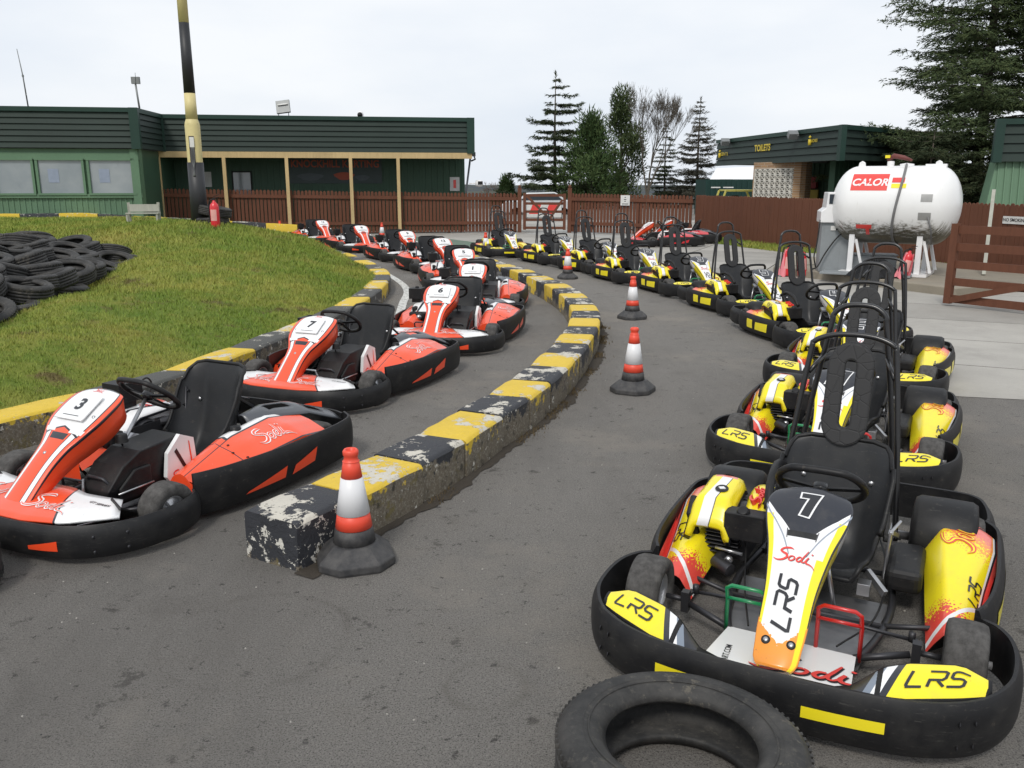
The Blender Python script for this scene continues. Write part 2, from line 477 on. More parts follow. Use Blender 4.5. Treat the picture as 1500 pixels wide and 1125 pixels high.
class Band:
    def __init__(s, path, z0, z1, bulge=.028):
        s.P = catmull([(x, y, 0) for x, y in path], 6); s.P = [(p.x, p.y) for p in s.P]; s.z0 = z0; s.z1 = z1; s.b = bulge
        s.cum = [0]
        for i in range(1, len(s.P)): s.cum.append(s.cum[-1] + math.dist(s.P[i], s.P[i - 1]))
    def mesh(s, mb, mi=0): mb.sweep(s.P, bprof(s.z0, s.z1, bulge=s.b), mi); return mb
    def at(s, d, z, l=0.):
        d = max(0, min(s.cum[-1] - 1e-4, d)); i = 0
        while i < len(s.cum) - 2 and s.cum[i + 1] < d: i += 1
        k = (d - s.cum[i]) / (s.cum[i + 1] - s.cum[i]); a = Vector(s.P[i]); b = Vector(s.P[i + 1]); p = a.lerp(b, k)
        def nrm(j):
            q = Vector(s.P[min(j + 1, len(s.P) - 1)]) - Vector(s.P[max(j - 1, 0)]); q.normalize(); return Vector((q.y, -q.x))
        nn = nrm(i).lerp(nrm(i + 1), k).normalized()
        mid = (s.z0 + s.z1) / 2; hh = (s.z1 - s.z0) / 2
        o = s.b * (1 - abs((z - mid) / hh) ** 3) + .003 + l
        return Vector((p.x + nn.x * o, p.y + nn.y * o, z))
    def patch(s, mb, d0, d1, za0, za1, zb0, zb1, mi=0, n=10, l=0., sk=0.):
        """sticker between d0 and d1; z from za0..za1 at start to zb0..zb1 at end; sk leans it"""
        vs = []; fs = []
        for i in range(n + 1):
            t = i / n
            for j in range(4):
                w = j / 3; vs.append(s.at(lerp(d0, d1, t) + sk * w, lerp(lerp(za0, zb0, t), lerp(za1, zb1, t), w), l))
        for i in range(n):
            for j in range(3): fs.append((i * 4 + j, (i + 1) * 4 + j, (i + 1) * 4 + j + 1, i * 4 + j + 1))
        mb.add(vs, fs, mi)

def mirror(pts): return [(x, -y) for x, y in pts]
def wheel(root, x, y, r, w, tm):
    s = 1 if y > 0 else -1
    hw = w / 2
    prof = [(r * .52, -hw * .75), (r * .6, -hw * .95), (r * .8, -hw * 1.0), (r * .93, -hw * .92), (r * .985, -hw * .7), (r, -hw * .3), (r, hw * .3), (r * .985, hw * .7), (r * .93, hw * .92), (r * .8, hw), (r * .6, hw * .95), (r * .52, hw * .75)]
    wl = empty('wheel', (x, y, r), 0); wl.parent = root; wl.rotation_euler = (0, rnd.uniform(0, 6), 0)
    b = MB(); b.lathe(prof, 30, 'y'); b.build('tyre', tm, wl)
    b = MB()
    b.lathe([(r * .53, -hw * .76), (r * .5, -hw * .78), (r * .46, -hw * .55), (r * .44, 0), (r * .46, hw * .55), (r * .5, hw * .78), (r * .53, hw * .76)], 24, 'y')
    z = s * hw * .62
    b.lathe([(.012, z + s * .02), (r * .16, z + s * .02), (r * .2, z), (r * .45, z - s * .008)], 20, 'y')
    for k in range(3):
        a = k * 2.094; b.box((math.cos(a) * r * .32, z, math.sin(a) * r * .32), (.03, .012, .012), Matrix.Rotation(-a, 3, 'Y'))
    b.lathe([(.0, z + s * .045), (.014, z + s * .043), (.014, z)], 12, 'y')
    b.build('rim', RIM, wl)
    return wl

def seat(root, x0=0., hz=.64):
    tab = [(0, .17, .17), (.07, .15, .20), (.15, .10, .175), (.35, -.08, .09), (.52, -.25, .10), (.64, -.34, .19), (.78, -.40, .35), (.93, -.455, hz - .06), (1, -.475, hz)]
    def S(u, v):
        x, z = smoothtab(tab, v); c = Vector((x + x0, 0, z))
        xa, za = smoothtab(tab, max(v - .03, 0)); xb, zb = smoothtab(tab, min(v + .03, 1))
        t = Vector((xb - xa, 0, zb - za)).normalized(); n = Vector((-t.z * -1, 0, t.x * -1)); n = Vector((t.z, 0, -t.x))
        if v < .5 and n.z < 0: n = -n
        if v >= .5 and n.x < 0: n = -n
        w = interp([(0, .15), (.12, .195), (.4, .205), (.65, .225), (.85, .245), (1, .215)], v)[0]
        h = interp([(0, .0), (.12, .05), (.35, .12), (.6, .19), (.78, .14), (.92, .08), (1, .03)], v)[0]
        au = abs(u); sg = 1 if u > 0 else -1
        yy = w * (au if au < .7 else .7 + .3 * math.sin(min(1, (au - .7) / .3) * math.pi / 2) * 1.02)
        lift = h * max(0, (au - .45) / .55) ** 1.8
        if v > .9 and au > .6: c = c + t * -(((au - .6) / .4) ** 2 * .05)
        return c + Vector((0, sg * yy, 0)) + n * lift
    b = MB(); b.grid(S, frange(-1, 1, 25), frange(0, 1, 33), 0)
    st = b.build('seat', SEATM, root, solid=.012, offset=-1, sub=1)
    # rolled rim round the edge
    b = MB(); pts = [S(-1, v) for v in frange(0, 1, 26)] + [S(u, 1) for u in frange(-.85, .85, 9)] + [S(1, v) for v in frange(1, 0, 26)] + [S(u, 0) for u in frange(.85, -.85, 9)]
    b.tube(pts, .011, 8, closed=True); b.build('seat_rim', BLK, st)
    b = MB()
    for (u, v) in ((-.62, .82), (.62, .82), (-.5, .3), (.5, .3)):
        p = S(u, v); b.lathe([(0, .006), (.012, .005), (.014, 0)], 10, 'x' if v > .5 else 'z', p + Vector((.004, 0, .003)))
    b.build_each('bolt', STEEL, st)
    return st

def steering(root, c=(.12, 0, .585), r=.165, foot=(.48, 0, .14)):
    C = Vector(c); ax = (C - Vector(foot)).normalized(); e1 = Vector((0, 1, 0)); e2 = ax.cross(e1) * -1
    if e2.z < 0: e2 = -e2
    st = empty('steering', (0, 0, 0)); st.parent = root
    b = MB(); pts = []
    for k in range(40):
        a = 2 * math.pi * k / 40; rr = r
        yy = math.cos(a) * rr * 1.02; zz = math.sin(a) * rr
        if zz > r * .80: zz = r * .80 + (zz - r * .8) * .25
        pts.append(C + e1 * yy + e2 * zz)
    b.tube(pts, .0155, 10, closed=True); b.build('steering_wheel', BLK, st)
    b = MB()
    for a in (R(0), R(180), R(270)):
        d = e1 * math.cos(a) + e2 * math.sin(a)
        b.bar(C - ax * .02, C + d * r * .96, .028, .007, up=ax)
    b.lathe([(0, .012), (.03, .01), (.035, -.02), (.018, -.03)], 16, 'z', C - ax * .01, rot=ax.to_track_quat('Z', 'Y').to_matrix())
    b.build('spokes', TUBEB, st)
    b = MB(); b.tube([Vector(foot), C - ax * .03], .011, 10); b.box((.25, 0, .36), (.05, .13, .025), Matrix.Rotation(R(40), 3, 'Y'))
    b.tube([(.28, .11, .10), (.25, .05, .35)], .009, 8); b.tube([(.28, -.11, .10), (.25, -.05, .35)], .009, 8)
    b.build('steering_column', STEEL, st)
    return st

def undercarriage(root, noseplate):
    b = MB()
    for s in (1, -1):
        b.tube(catmull([(.80, s * .16, .07), (.45, s * .27, .07), (.1, s * .31, .07), (-.3, s * .27, .075), (-.68, s * .26, .10)], 5), .015, 8)
        b.tube([(.30, s * .30, .08), (.22, s * .52, .085), (-.34, s * .52, .085), (-.42, s * .27, .08)], .011, 8)
        b.tube([(.60, s * .22, .08), (.535, s * .40, .11)], .013, 8)
        b.box((.535, s * .42, .12), (.035, .03, .085)); b.tube([(.535, s * .42, .125), (.535, s * .50, .125)], .011, 8)
        b.tube([(.42, s * .03, .13), (.46, s * .40, .13)], .0075, 8)
        b.lathe([(0, .02), (.013, .018), (.013, -.018), (0, -.02)], 10, 'z', (.465, s * .40, .145))
        b.bar((.535, s * .42, .14), (.465, s * .41, .135), .02, .012)
    for x in (.78, .30, -.2, -.66): b.tube([(x, -.20 if x > .5 else -.29, .075), (x, .20 if x > .5 else .29, .075)], .012, 8)
    b.build('chassis', DKSTEEL, root)
    b = MB(); b.tube([(-.535, -.5, .14), (-.535, .5, .14)], .02, 12); b.lathe([(.05, -.012), (.09, -.01), (.09, .01), (.05, .012)], 28, 'y', (-.535, .17, .14))
    for s in (1, -1): b.box((-.535, s * .26, .13), (.09, .03, .09))
    b.lathe([(.04, -.006), (.085, -.005), (.085, .005), (.04, .006)], 28, 'y', (-.535, -.21, .14))
    b.build('rear_axle', STEEL, root)
    b = MB(); b.prism([(.76, -.17), (.62, -.24), (.05, -.30), (.05, .30), (.62, .24), (.76, .17)], lambda x, y, s: (x, y, .052 if s else .048))
    b.build('floor_pan', ALU, root)

def pedal(root, y, mat, name):
    b = MB(); w = .075; x = .60
    pts = [(x, y - w, .07), (x + .0, y - w, .20), (x + .035, y - w * .96, .265), (x + .04, y - w * .7, .28), (x + .04, y + w * .7, .28), (x + .035, y + w * .96, .265), (x, y + w, .20), (x, y + w, .07)]
    b.tube(pts, .008, 8); b.tube([(x + .012, y - w, .215), (x + .012, y + w, .215)], .007, 8); b.build(name, mat, root)

def mirrorx(half):
    """half outline from the right waist to the nose centre -> whole path, driver's left to right reversed so outward is out"""
    full = half + [(x, -y) for x, y in half[::-1][1:]]
    return full

def make_yellow():
    root = empty('kart')
    # nose
    ns = Nose([(0, .925, .150), (.1, .865, .205), (.3, .725, .32), (.55, .56, .44), (.75, .44, .52), (.9, .35, .565), (1, .30, .58)],
              [(0, .058), (.04, .074), (.15, .082), (.35, .09), (.55, .115), (.7, .145), (.82, .156), (.91, .144), (.97, .112), (1, .08)], .016,
              [(0, .02), (.1, .045), (.3, .085), (.6, .10), (1, .05)])
    b = MB(); ns.mesh(b); body = b.build('nose', YNOSE, root, solid=.006, offset=-1)
    b = MB(); rd = -math.pi / 2
    put_strokes(b, LRS, ns.map, .062, (-.008, .215), rot=math.pi / 2, mi=0, shear=.3, wk=1.15, smooth=False, center=(1.3, .5))
    put_strokes(b, SODI, lambda a, c, l: ns.map(a, c, l), .052, (.0, .375), mi=1, wk=1.0, center=(1.2, .4))
    put_strokes(b, [(p, w * .35 if not isinstance(w, list) else [q * .35 for q in w]) for p, w in SODI], ns.map, .052, (.003, .373), mi=2, center=(1.2, .4), lift=-.0012)
    b.build_mats(('lettering', 'logo', 'logo_outline'), [BLP, RED, BLP], body)
    b = MB()
    for s in (1, -1): b.lathe([(0, .004), (.007, .004), (.009, .002), (.009, -.002)], 12, 'z', ns.map(s * .042, .085, 0), rot=ns.N(.1).to_track_quat('Z', 'Y').to_matrix(), mi=0); b.lathe([(.009, .001), (.015, .0015), (.016, -.002)], 16, 'z', ns.map(s * .042, .085, 0), rot=ns.N(.1).to_track_quat('Z', 'Y').to_matrix(), mi=1)
    b.build_each(('bolt', 'washer'), [STEEL, BLK], body)
    # bumpers
    FB = [(.37, -.625), (.41, -.675), (.50, -.715), (.64, -.725), (.80, -.70), (.95, -.61), (1.045, -.45), (1.08, -.25), (1.088, 0)]
    fb = Band(mirrorx(FB), .045, .225, .016); b = MB(); fb.mesh(b); front = b.build('front_bumper', BLK, root, autos=50)
    T = fb.cum[-1] / 2; b = MB(); fb.patch(b, T + .12, T + .36, .115, .155, .12, .158, 0); fb.patch(b, T - .36, T - .12, .12, .158, .115, .155, 0)
    for d in (-.62, -.57, .57, .62):
        for z in (.09, .17): b.lathe([(0, .004), (.008, .003), (.009, 0)], 10, 'z', fb.at(T + d, z, -.001), rot=Matrix.Rotation(R(90), 3, 'Y') if abs(d) < .3 else Matrix.Rotation(R(90), 3, 'X'), mi=1)
    b.build_each(('sticker', 'bolt'), [YEL, DKSTEEL], front)
    for s in (1, -1):
        SB = [(.375, .605), (.30, .635), (.15, .665), (-.1, .685), (-.4, .69), (-.52, .68), (-.60, .64)]
        p = SB if s > 0 else mirror(SB)[::-1]
        sb = Band(p, .05, .25, .018); b = MB(); sb.mesh(b); o = b.build('side_bumper', BLK, root, autos=50)
        b = MB(); Ls = sb.cum[-1]
        if s < 0: sb.patch(b, Ls * .36, Ls * .50, .10, .20, .10, .20, 0, sk=-.01); sb.patch(b, Ls * .56, Ls * .82, .10, .185, .10, .195, 0, sk=.01)
        else: sb.patch(b, Ls * .18, Ls * .44, .10, .195, .10, .185, 0, sk=-.01); sb.patch(b, Ls * .50, Ls * .64, .10, .20, .10, .20, 0, sk=.01)
        b.build_each('sticker', YEL, o)
    RB = [(-.585, -.64), (-.68, -.655), (-.85, -.64), (-.95, -.60), (-.99, -.5), (-1.0, -.2), (-1.0, 0)]
    rb = Band([(x, y) for x, y in (RB + [(x, -y) for x, y in RB[::-1][1:]])][::-1], .06, .24); b = MB(); rb.mesh(b); b.build('rear_bumper', BLK, root, autos=50)
    # front wings: black carrier with a yellow print, one each side
    for s in (1, -1):
        def wing(a, c, l, s=s):  # a 0 inner..1 outer, c 0 front..1 back
            y = lerp(.25, .63, a)
            x0 = interp([(-.5, 1.06), (0, 1.055), (.4, 1.025), (.8, .94), (1, .885)], a)[0]; x1 = interp([(-.5, .86), (0, .96), (.15, .93), (.45, .865), (.8, .80), (1, .82)], a)[0]
            z = .212 + .045 * math.sin(max(-.3, min(1, c)) * math.pi / 2) * interp([(-.5, 0), (0, .4), (.4, 1.), (.8, .9), (1, .5)], a)[0] - max(0, .22 - a) * .22
            return Vector((lerp(x0, x1, c), s * y, z + l))
        b = MB(); b.grid(lambda u, v: wing(u, v, -.004), frange(-.16, 1.03, 17), frange(-.02, 1.06, 10), 0)
        fr = b.build('front_wing', BLK, root, solid=.006, offset=0)
        b = MB(); b.grid(lambda u, v: wing(u, v, .001), frange(0, 1, 13), frange(0.04, 1, 8), 0)
        if s > 0:
            mm, u, v = uvmat('wing_print', yel); k = u - v * .12
            mm.layer(k < .27, blk); mm.layer(k < .21, wht); mm.layer(k < .13, (.2, .24, .3)); mm.layer(k < .05, blk); WINGM = grime(mm, .12); make_yellow.wm = WINGM
        for q, (pts, w) in enumerate(LRS):
            vs, fs = ribbon(pts, w, 5, False, .25)
            if s > 0: f = lambda p: wing(.40 + p.x / 2.9 * .48, .30 + p.y * .42, .0035 + q * .0002)
            else: f = lambda p: wing(.90 - p.x / 2.9 * .48, .30 + p.y * .42, .0035 + q * .0002)
            b.add([f(p) for p in vs], fs if s > 0 else [g[::-1] for g in fs], 1, smooth=False)
        b.build('wing_print', [make_yellow.wm, BLP], fr)
    # front white tray
    b = MB()
    def tray(a, c, l=0.): return Vector((lerp(1.05, .60, c), a, lerp(.15, .09, c) + l))
    b.prism([(-.25, .0), (-.23, 1), (.23, 1), (.25, .0)], lambda a, c, s: tray(a, c, .0 if s else -.006), 0)
    f = lambda a, c, l: tray(a, c * 2.857, .002 + l)
    put_strokes(b, SODI, lambda a, c, l: tray(a, c / .44, .0035 + l), .135, (.115, .215), mi=1, rot=0.12, center=(1.2, .4), wk=1.1)
    put_strokes(b, SODI, lambda a, c, l: tray(a, c / .44, .002 + l), .135, (.12, .209), mi=2, rot=0.12, center=(1.2, .4), wk=1.35)
    put_text(b, 'SODIKART.COM', lambda a, c, l: tray(a, c / .44, .002 + l), .032, (-.17, .15), rot=math.pi / 2 + .1, mi=2, bold=.01)
    b.build('front_tray', [WHT, RED, BLP], root)
    pedal(root, -.165, GRNP, 'accelerator_pedal'); pedal(root, .165, REDP, 'brake_pedal')
    undercarriage(root, 0)
    for s in (1, -1):
        wheel(root, .535, s * .57, .138, .135, SLICK); wheel(root, -.535, s * .535, .14, .19, SLICK)
        # side pod
        def PS(u, v, s=s):
            x = lerp(.345, -.50, u)
            prof = interp([(0, .13, .50, .57, .605, .10), (.12, .165, .49, .57, .625, .12), (.4, .22, .47, .58, .65, .14), (.75, .28, .45, .60, .69, .14), (.93, .29, .45, .60, .69, .14), (1, .265, .46, .59, .67, .13)], u)
            zt, yi, ym, yo, zb = prof
            pts = [(0, yi - .05, zt - .10), (.12, yi, zt - .012), (.3, yi + .04, zt), (.55, ym, zt - .012), (.8, yo - .02, zt - .055), (.9, yo, zt - .085), (1, yo, zb + .05)]
            y, z = smoothtab(pts, v)
            return Vector((x + .02 * math.sin(v * 3), s * y, z))
        b = MB(); us = frange(0, 1, 25); b.grid(PS if s < 0 else PS, us, frange(0, 1, 17), 0)
        # close the two ends
        for uu in (0, 1): b.add([PS(uu, v) for v in frange(0, 1, 17)] + [Vector((PS(uu, 0).x, s * .60, .14))], [tuple(range(18))], 1)
        pod = b.build('side_pod', [YPOD, BLK], root, autos=60)
        b = MB()
        def pm(a, c, l, s=s):  # a metres forward, c metres up the slope
            u = .5 - a / .85; v = .62 - c / .30; p = PS(u, v); q = PS(u, v + .03) - p; r_ = PS(u + .03, v) - p; n = q.cross(r_)
            if n.z < 0: n = -n
            return p + n.normalized() * (.003 + l)
        sg = 1 if s > 0 else -1
        fm = (lambda a, c, l: pm(-a, c, l)) if s > 0 else (lambda a, c, l: pm(a, c, l))
        if s > 0:   # the reader stands outside, at the left of the kart: text runs from front to rear... mirrored per side
            put_strokes(b, LRS, fm, .055, (-.13, .0), mi=0, smooth=False, center=(1.3, .5), shear=.3)
            put_strokes(b, SODI, fm, .10, (.26, .07), mi=1, center=(1.2, .4), wk=1.2)
            put_strokes(b, SODI, fm, .10, (.26, .07), mi=2, center=(1.2, .4), wk=.45, lift=.001)
        else:
            put_strokes(b, LRS, fm, .055, (.10, .0), mi=0, smooth=False, center=(1.3, .5), shear=.3)
            put_strokes(b, SODI, fm, .085, (-.26, .06), mi=1, center=(1.2, .4), wk=1.0)
        b.build_mats(('lettering', 'logo', 'logo_infill'), [BLP, RED, YEL], pod)
        # rear wheel cover
        b = MB(); w0, w1 = (.33, .60)
        pr = [(.01, w0), (.10, w0), (.155, w0 + .01), (.168, w0 + .03), (.17, (w0 + w1) / 2), (.168, w1 - .03), (.155, w1 - .008), (.10, w1), (.01, w1)]
        b.lathe([(r_, s * z) for r_, z in pr], 36, 'y', (-.46, 0, .19)) if 0 else b.lathe([(r_, z) for r_, z in pr] if s > 0 else [(r_, -z) for r_, z in pr], 36, 'y', (-.475, 0, .195))
        b.build('rear_wheel_cover', BLK, root)
    seat(root, -.02, .585)
    steering(root, (.115, 0, .55), .165)
    # engine at the driver's right
    en = empty('engine'); en.parent = root
    b = MB(); b.box((-.12, -.40, .20), (.26, .20, .20)); b.lathe([(.0, -.11), (.10, -.11), (.115, -.09), (.115, -.02), (.10, 0)], 24, 'y', (-.10, -.30, .22)); b.tube([(.02, -.38, .14), (.14, -.40, .13), (.18, -.33, .12)], .03, 12)
    b.box((.03, -.42, .26), (.07, .11, .06)); b.tube([(-.2, -.30, .3), (-.3, -.2, .28), (-.42, -.2, .3)], .025, 10)
    for k in range(6): b.box((.05, -.40, .15 + k * .018), (.06, .15, .005))
    b.build('engine_block', DKSTEEL, en, bevel=.008)
    b = MB(); b.lathe([(0, .02), (.018, .018), (.02, 0)], 12, 'x', (.09, -.36, .13)); b.tube([(.10, -.42, .18), (.10, -.30, .17)], .008, 8); b.build('carburettor', STEEL, en)
    def EC(u, v):
        x = lerp(-.26, .13, v); y = -.455 + u * lerp(.090, .105, v)
        z = .405 - .035 * v - .10 * max(0, v - .78) / .22 * 1.0 - .05 * max(0, abs(u) - .7) / .3 * 1.2 + .015 * (1 - u * u)
        if v < .15: z -= .03 * (1 - v / .15)
        return Vector((x, y, z))
    b = MB(); b.grid(EC, frange(-1, 1, 15), frange(0, 1, 15), 0); cov = b.build('engine_cover', YENG, en, solid=.05, offset=1)
    cov.modifiers['solid'].offset = 1; cov.modifiers['solid'].thickness = .03
    b = MB()
    def oval(cx, cy, rx, ry, dz=.004):
        p = [EC((cx + rx * math.cos(a)), cy + ry * math.sin(a)) + Vector((0, 0, dz)) for a in frange(0, 2 * math.pi * 23 / 24, 24)]
        b.add(p, [tuple(range(24))], 0)
    oval(.15, .55, .3, .10); oval(.0, .06, .3, .08, .006)
    put_text(b, 'HONDA', lambda a, c, l: EC(-(a) / .1, .5 + c / .37) + Vector((0, 0, .004)), .032, (.078, .0), rot=-math.pi / 2, mi=1, bold=.01)
    b.box(EC(.15, .55) + Vector((0, 0, .006)), (.025, .025, .004), Matrix.Rotation(.6, 3, 'Z'), mi=2)
    b.build_mats(('cover_opening', 'lettering', 'choke_knob'), [BLK, BLP, WHT], cov)
    def HC(u, v):
        x = lerp(-.24, .06, v); y = -.278 + u * .074 * (1 - .25 * v)
        return Vector((x, y, .385 - .06 * v * v - .05 * u * u * abs(u)))
    b = MB(); b.grid(HC, frange(-1, 1, 9), frange(0, 1, 11), 0)
    put_strokes(b, SODI, lambda a, c, l: HC(-a / .085, .5 + c / .3) + Vector((0, 0, .004 + l)), .055, (0, 0), rot=-math.pi / 2, mi=1, center=(1.2, .4), wk=1.2)
    h = b.build('engine_hump', [YEL, RED], en); h.modifiers.new('solid', 'SOLIDIFY').thickness = .025; h.modifiers['solid'].offset = 1
    b = MB(); b.box((.075, -.30, .30), (.09, .17, .12)); b.box((-.1, -.48, .30), (.26, .08, .13)); b.lathe([(0, .02), (.022, .02), (.03, 0)], 16, 'z', (.09, -.31, .36), rot=Matrix.Rotation(R(40), 3, 'Y'))
    b.tube([(.0, -.55, .36), (.06, -.55, .3), (.05, -.52, .2)], .02, 10)
    b.build('engine_shroud', BLK, en, bevel=.018, seg=3)
    # curved guard beside the seat
    b = MB(); b.tube(catmull([(.02, -.22, .37), (-.08, -.235, .46), (-.25, -.24, .49), (-.40, -.235, .44)], 5), [.02] * 16, 8); b.tube([(-.05, -.24, .36), (-.3, -.24, .36)], .02, 8); b.build('exhaust_guard', BLK, en)
    # left side brackets and tank
    b = MB(); b.box((-.12, .34, .16), (.34, .14, .10)); b.build('fuel_tank', BLK, root, bevel=.03, seg=3)
    b = MB(); b.bar((.02, .20, .17), (.10, .28, .12), .02, .03); b.box((.12, .20, .14), (.06, .05, .05)); b.bar((-.05, .27, .33), (-.16, .29, .28), .02, .02); b.tube([(-.05, .26, .12), (-.05, .27, .33), (-.12, .3, .36)], .008, 8)
    b.build('seat_bracket', STEEL, root, bevel=.004)
    # roll hoops
    hp = empty('roll_hoop'); hp.parent = root
    def arc(x0, w0, z0, x1, w1, z1, top, sw):
        L = [(x0, w0, z0), (lerp(x0, x1, .5), lerp(w0, w1, .42), lerp(z0, z1, .5)), (x1, w1, z1)]
        c = [(x1 - .005, w1 * .93, z1 + (top - z1) * .55), (x1 - .012, w1 * .62, top - .012), (x1 - .015, w1 * .25, top)]
        P = L + c; return catmull([(x, y, z) for x, y, z in P] + [(x, -y, z) for x, y, z in P[::-1]], 5)
    b = MB(); b.tube(arc(-.50, .27, .12, -.625, .19, .96, 1.05, .3), .0135, 10)
    b.tube(arc(-.70, .215, .40, -.755, .125, 1.07, 1.175, .2), .0135, 10)
    for s in (1, -1):
        b.tube([(-.70, s * .215, .40), (-.60, s * .245, .35)], .0135, 8); b.tube([(-.62, s * .19, .86), (-.745, s * .14, .93)], .011, 8)
        b.tube([(-.52, s * .262, .20), (-.80, s * .25, .10)], .012, 8)
    b.build('hoop_tubes', TUBEB, hp)
    # headrest: oblong ring of foam
    def stad(w, h, n=12): 
        r_ = w; return [(math.cos(a) * r_, math.sin(a) * r_ + (h - r_)) for a in frange(0, math.pi, n)] + [(math.cos(a) * r_, math.sin(a) * r_ - (h - r_)) for a in frange(math.pi, 2 * math.pi, n)]
    o_ = stad(.102, .235); i_ = stad(.024, .155); b = MB(); n = len(o_)
    T = lambda y, z, dx: Vector((-.555 - .30 * (z) + dx, y, .785 + z))
    vs = [T(y, z, .022) for y, z in o_] + [T(y, z, .022) for y, z in i_] + [T(y, z, -.022) for y, z in o_] + [T(y, z, -.022) for y, z in i_]; fs = []
    for k in range(n):
        j = (k + 1) % n; fs += [(k, j, n + j, n + k), (2 * n + j, 2 * n + k, 3 * n + k, 3 * n + j), (j, k, 2 * n + k, 2 * n + j), (n + k, n + j, 3 * n + j, 3 * n + k)]
    b.add(vs, fs, 0, smooth=False); b.build('headrest', FOAM, hp, bevel=.01, seg=2)
    b = MB(); b.bar((-.50, 0, .53), (-.60, 0, .60), .05, .01); b.prism([(-.14, .50), (-.16, .57), (-.06, .56), (0, .54), (.06, .56), (.16, .57), (.14, .50)], lambda y, z, s: (-.485 - (z - .5) * .3 - .006 * s, y, z), 0)
    b.build('hoop_plate', STEEL, hp)
    b = MB()
    for s in (1, -1): b.tube(catmull([(-.50, s * .13, .56), (-.44, s * .20, .46), (-.34, s * .23, .36), (-.22, s * .245, .22)], 4), .012, 6)
    b.build_each('seat_belt', FOAM, root)
    # scratches of cables
    b = MB(); b.tube(catmull([(.58, -.16, .10), (.3, -.24, .12), (.05, -.30, .2), (.0, -.36, .28)], 5), .004, 6); b.tube(catmull([(.58, .16, .10), (.3, .26, .10), (-.1, .27, .12), (-.5, .2, .14)], 5), .004, 6); b.build_each('cable', BLK, root)
    return root, ns

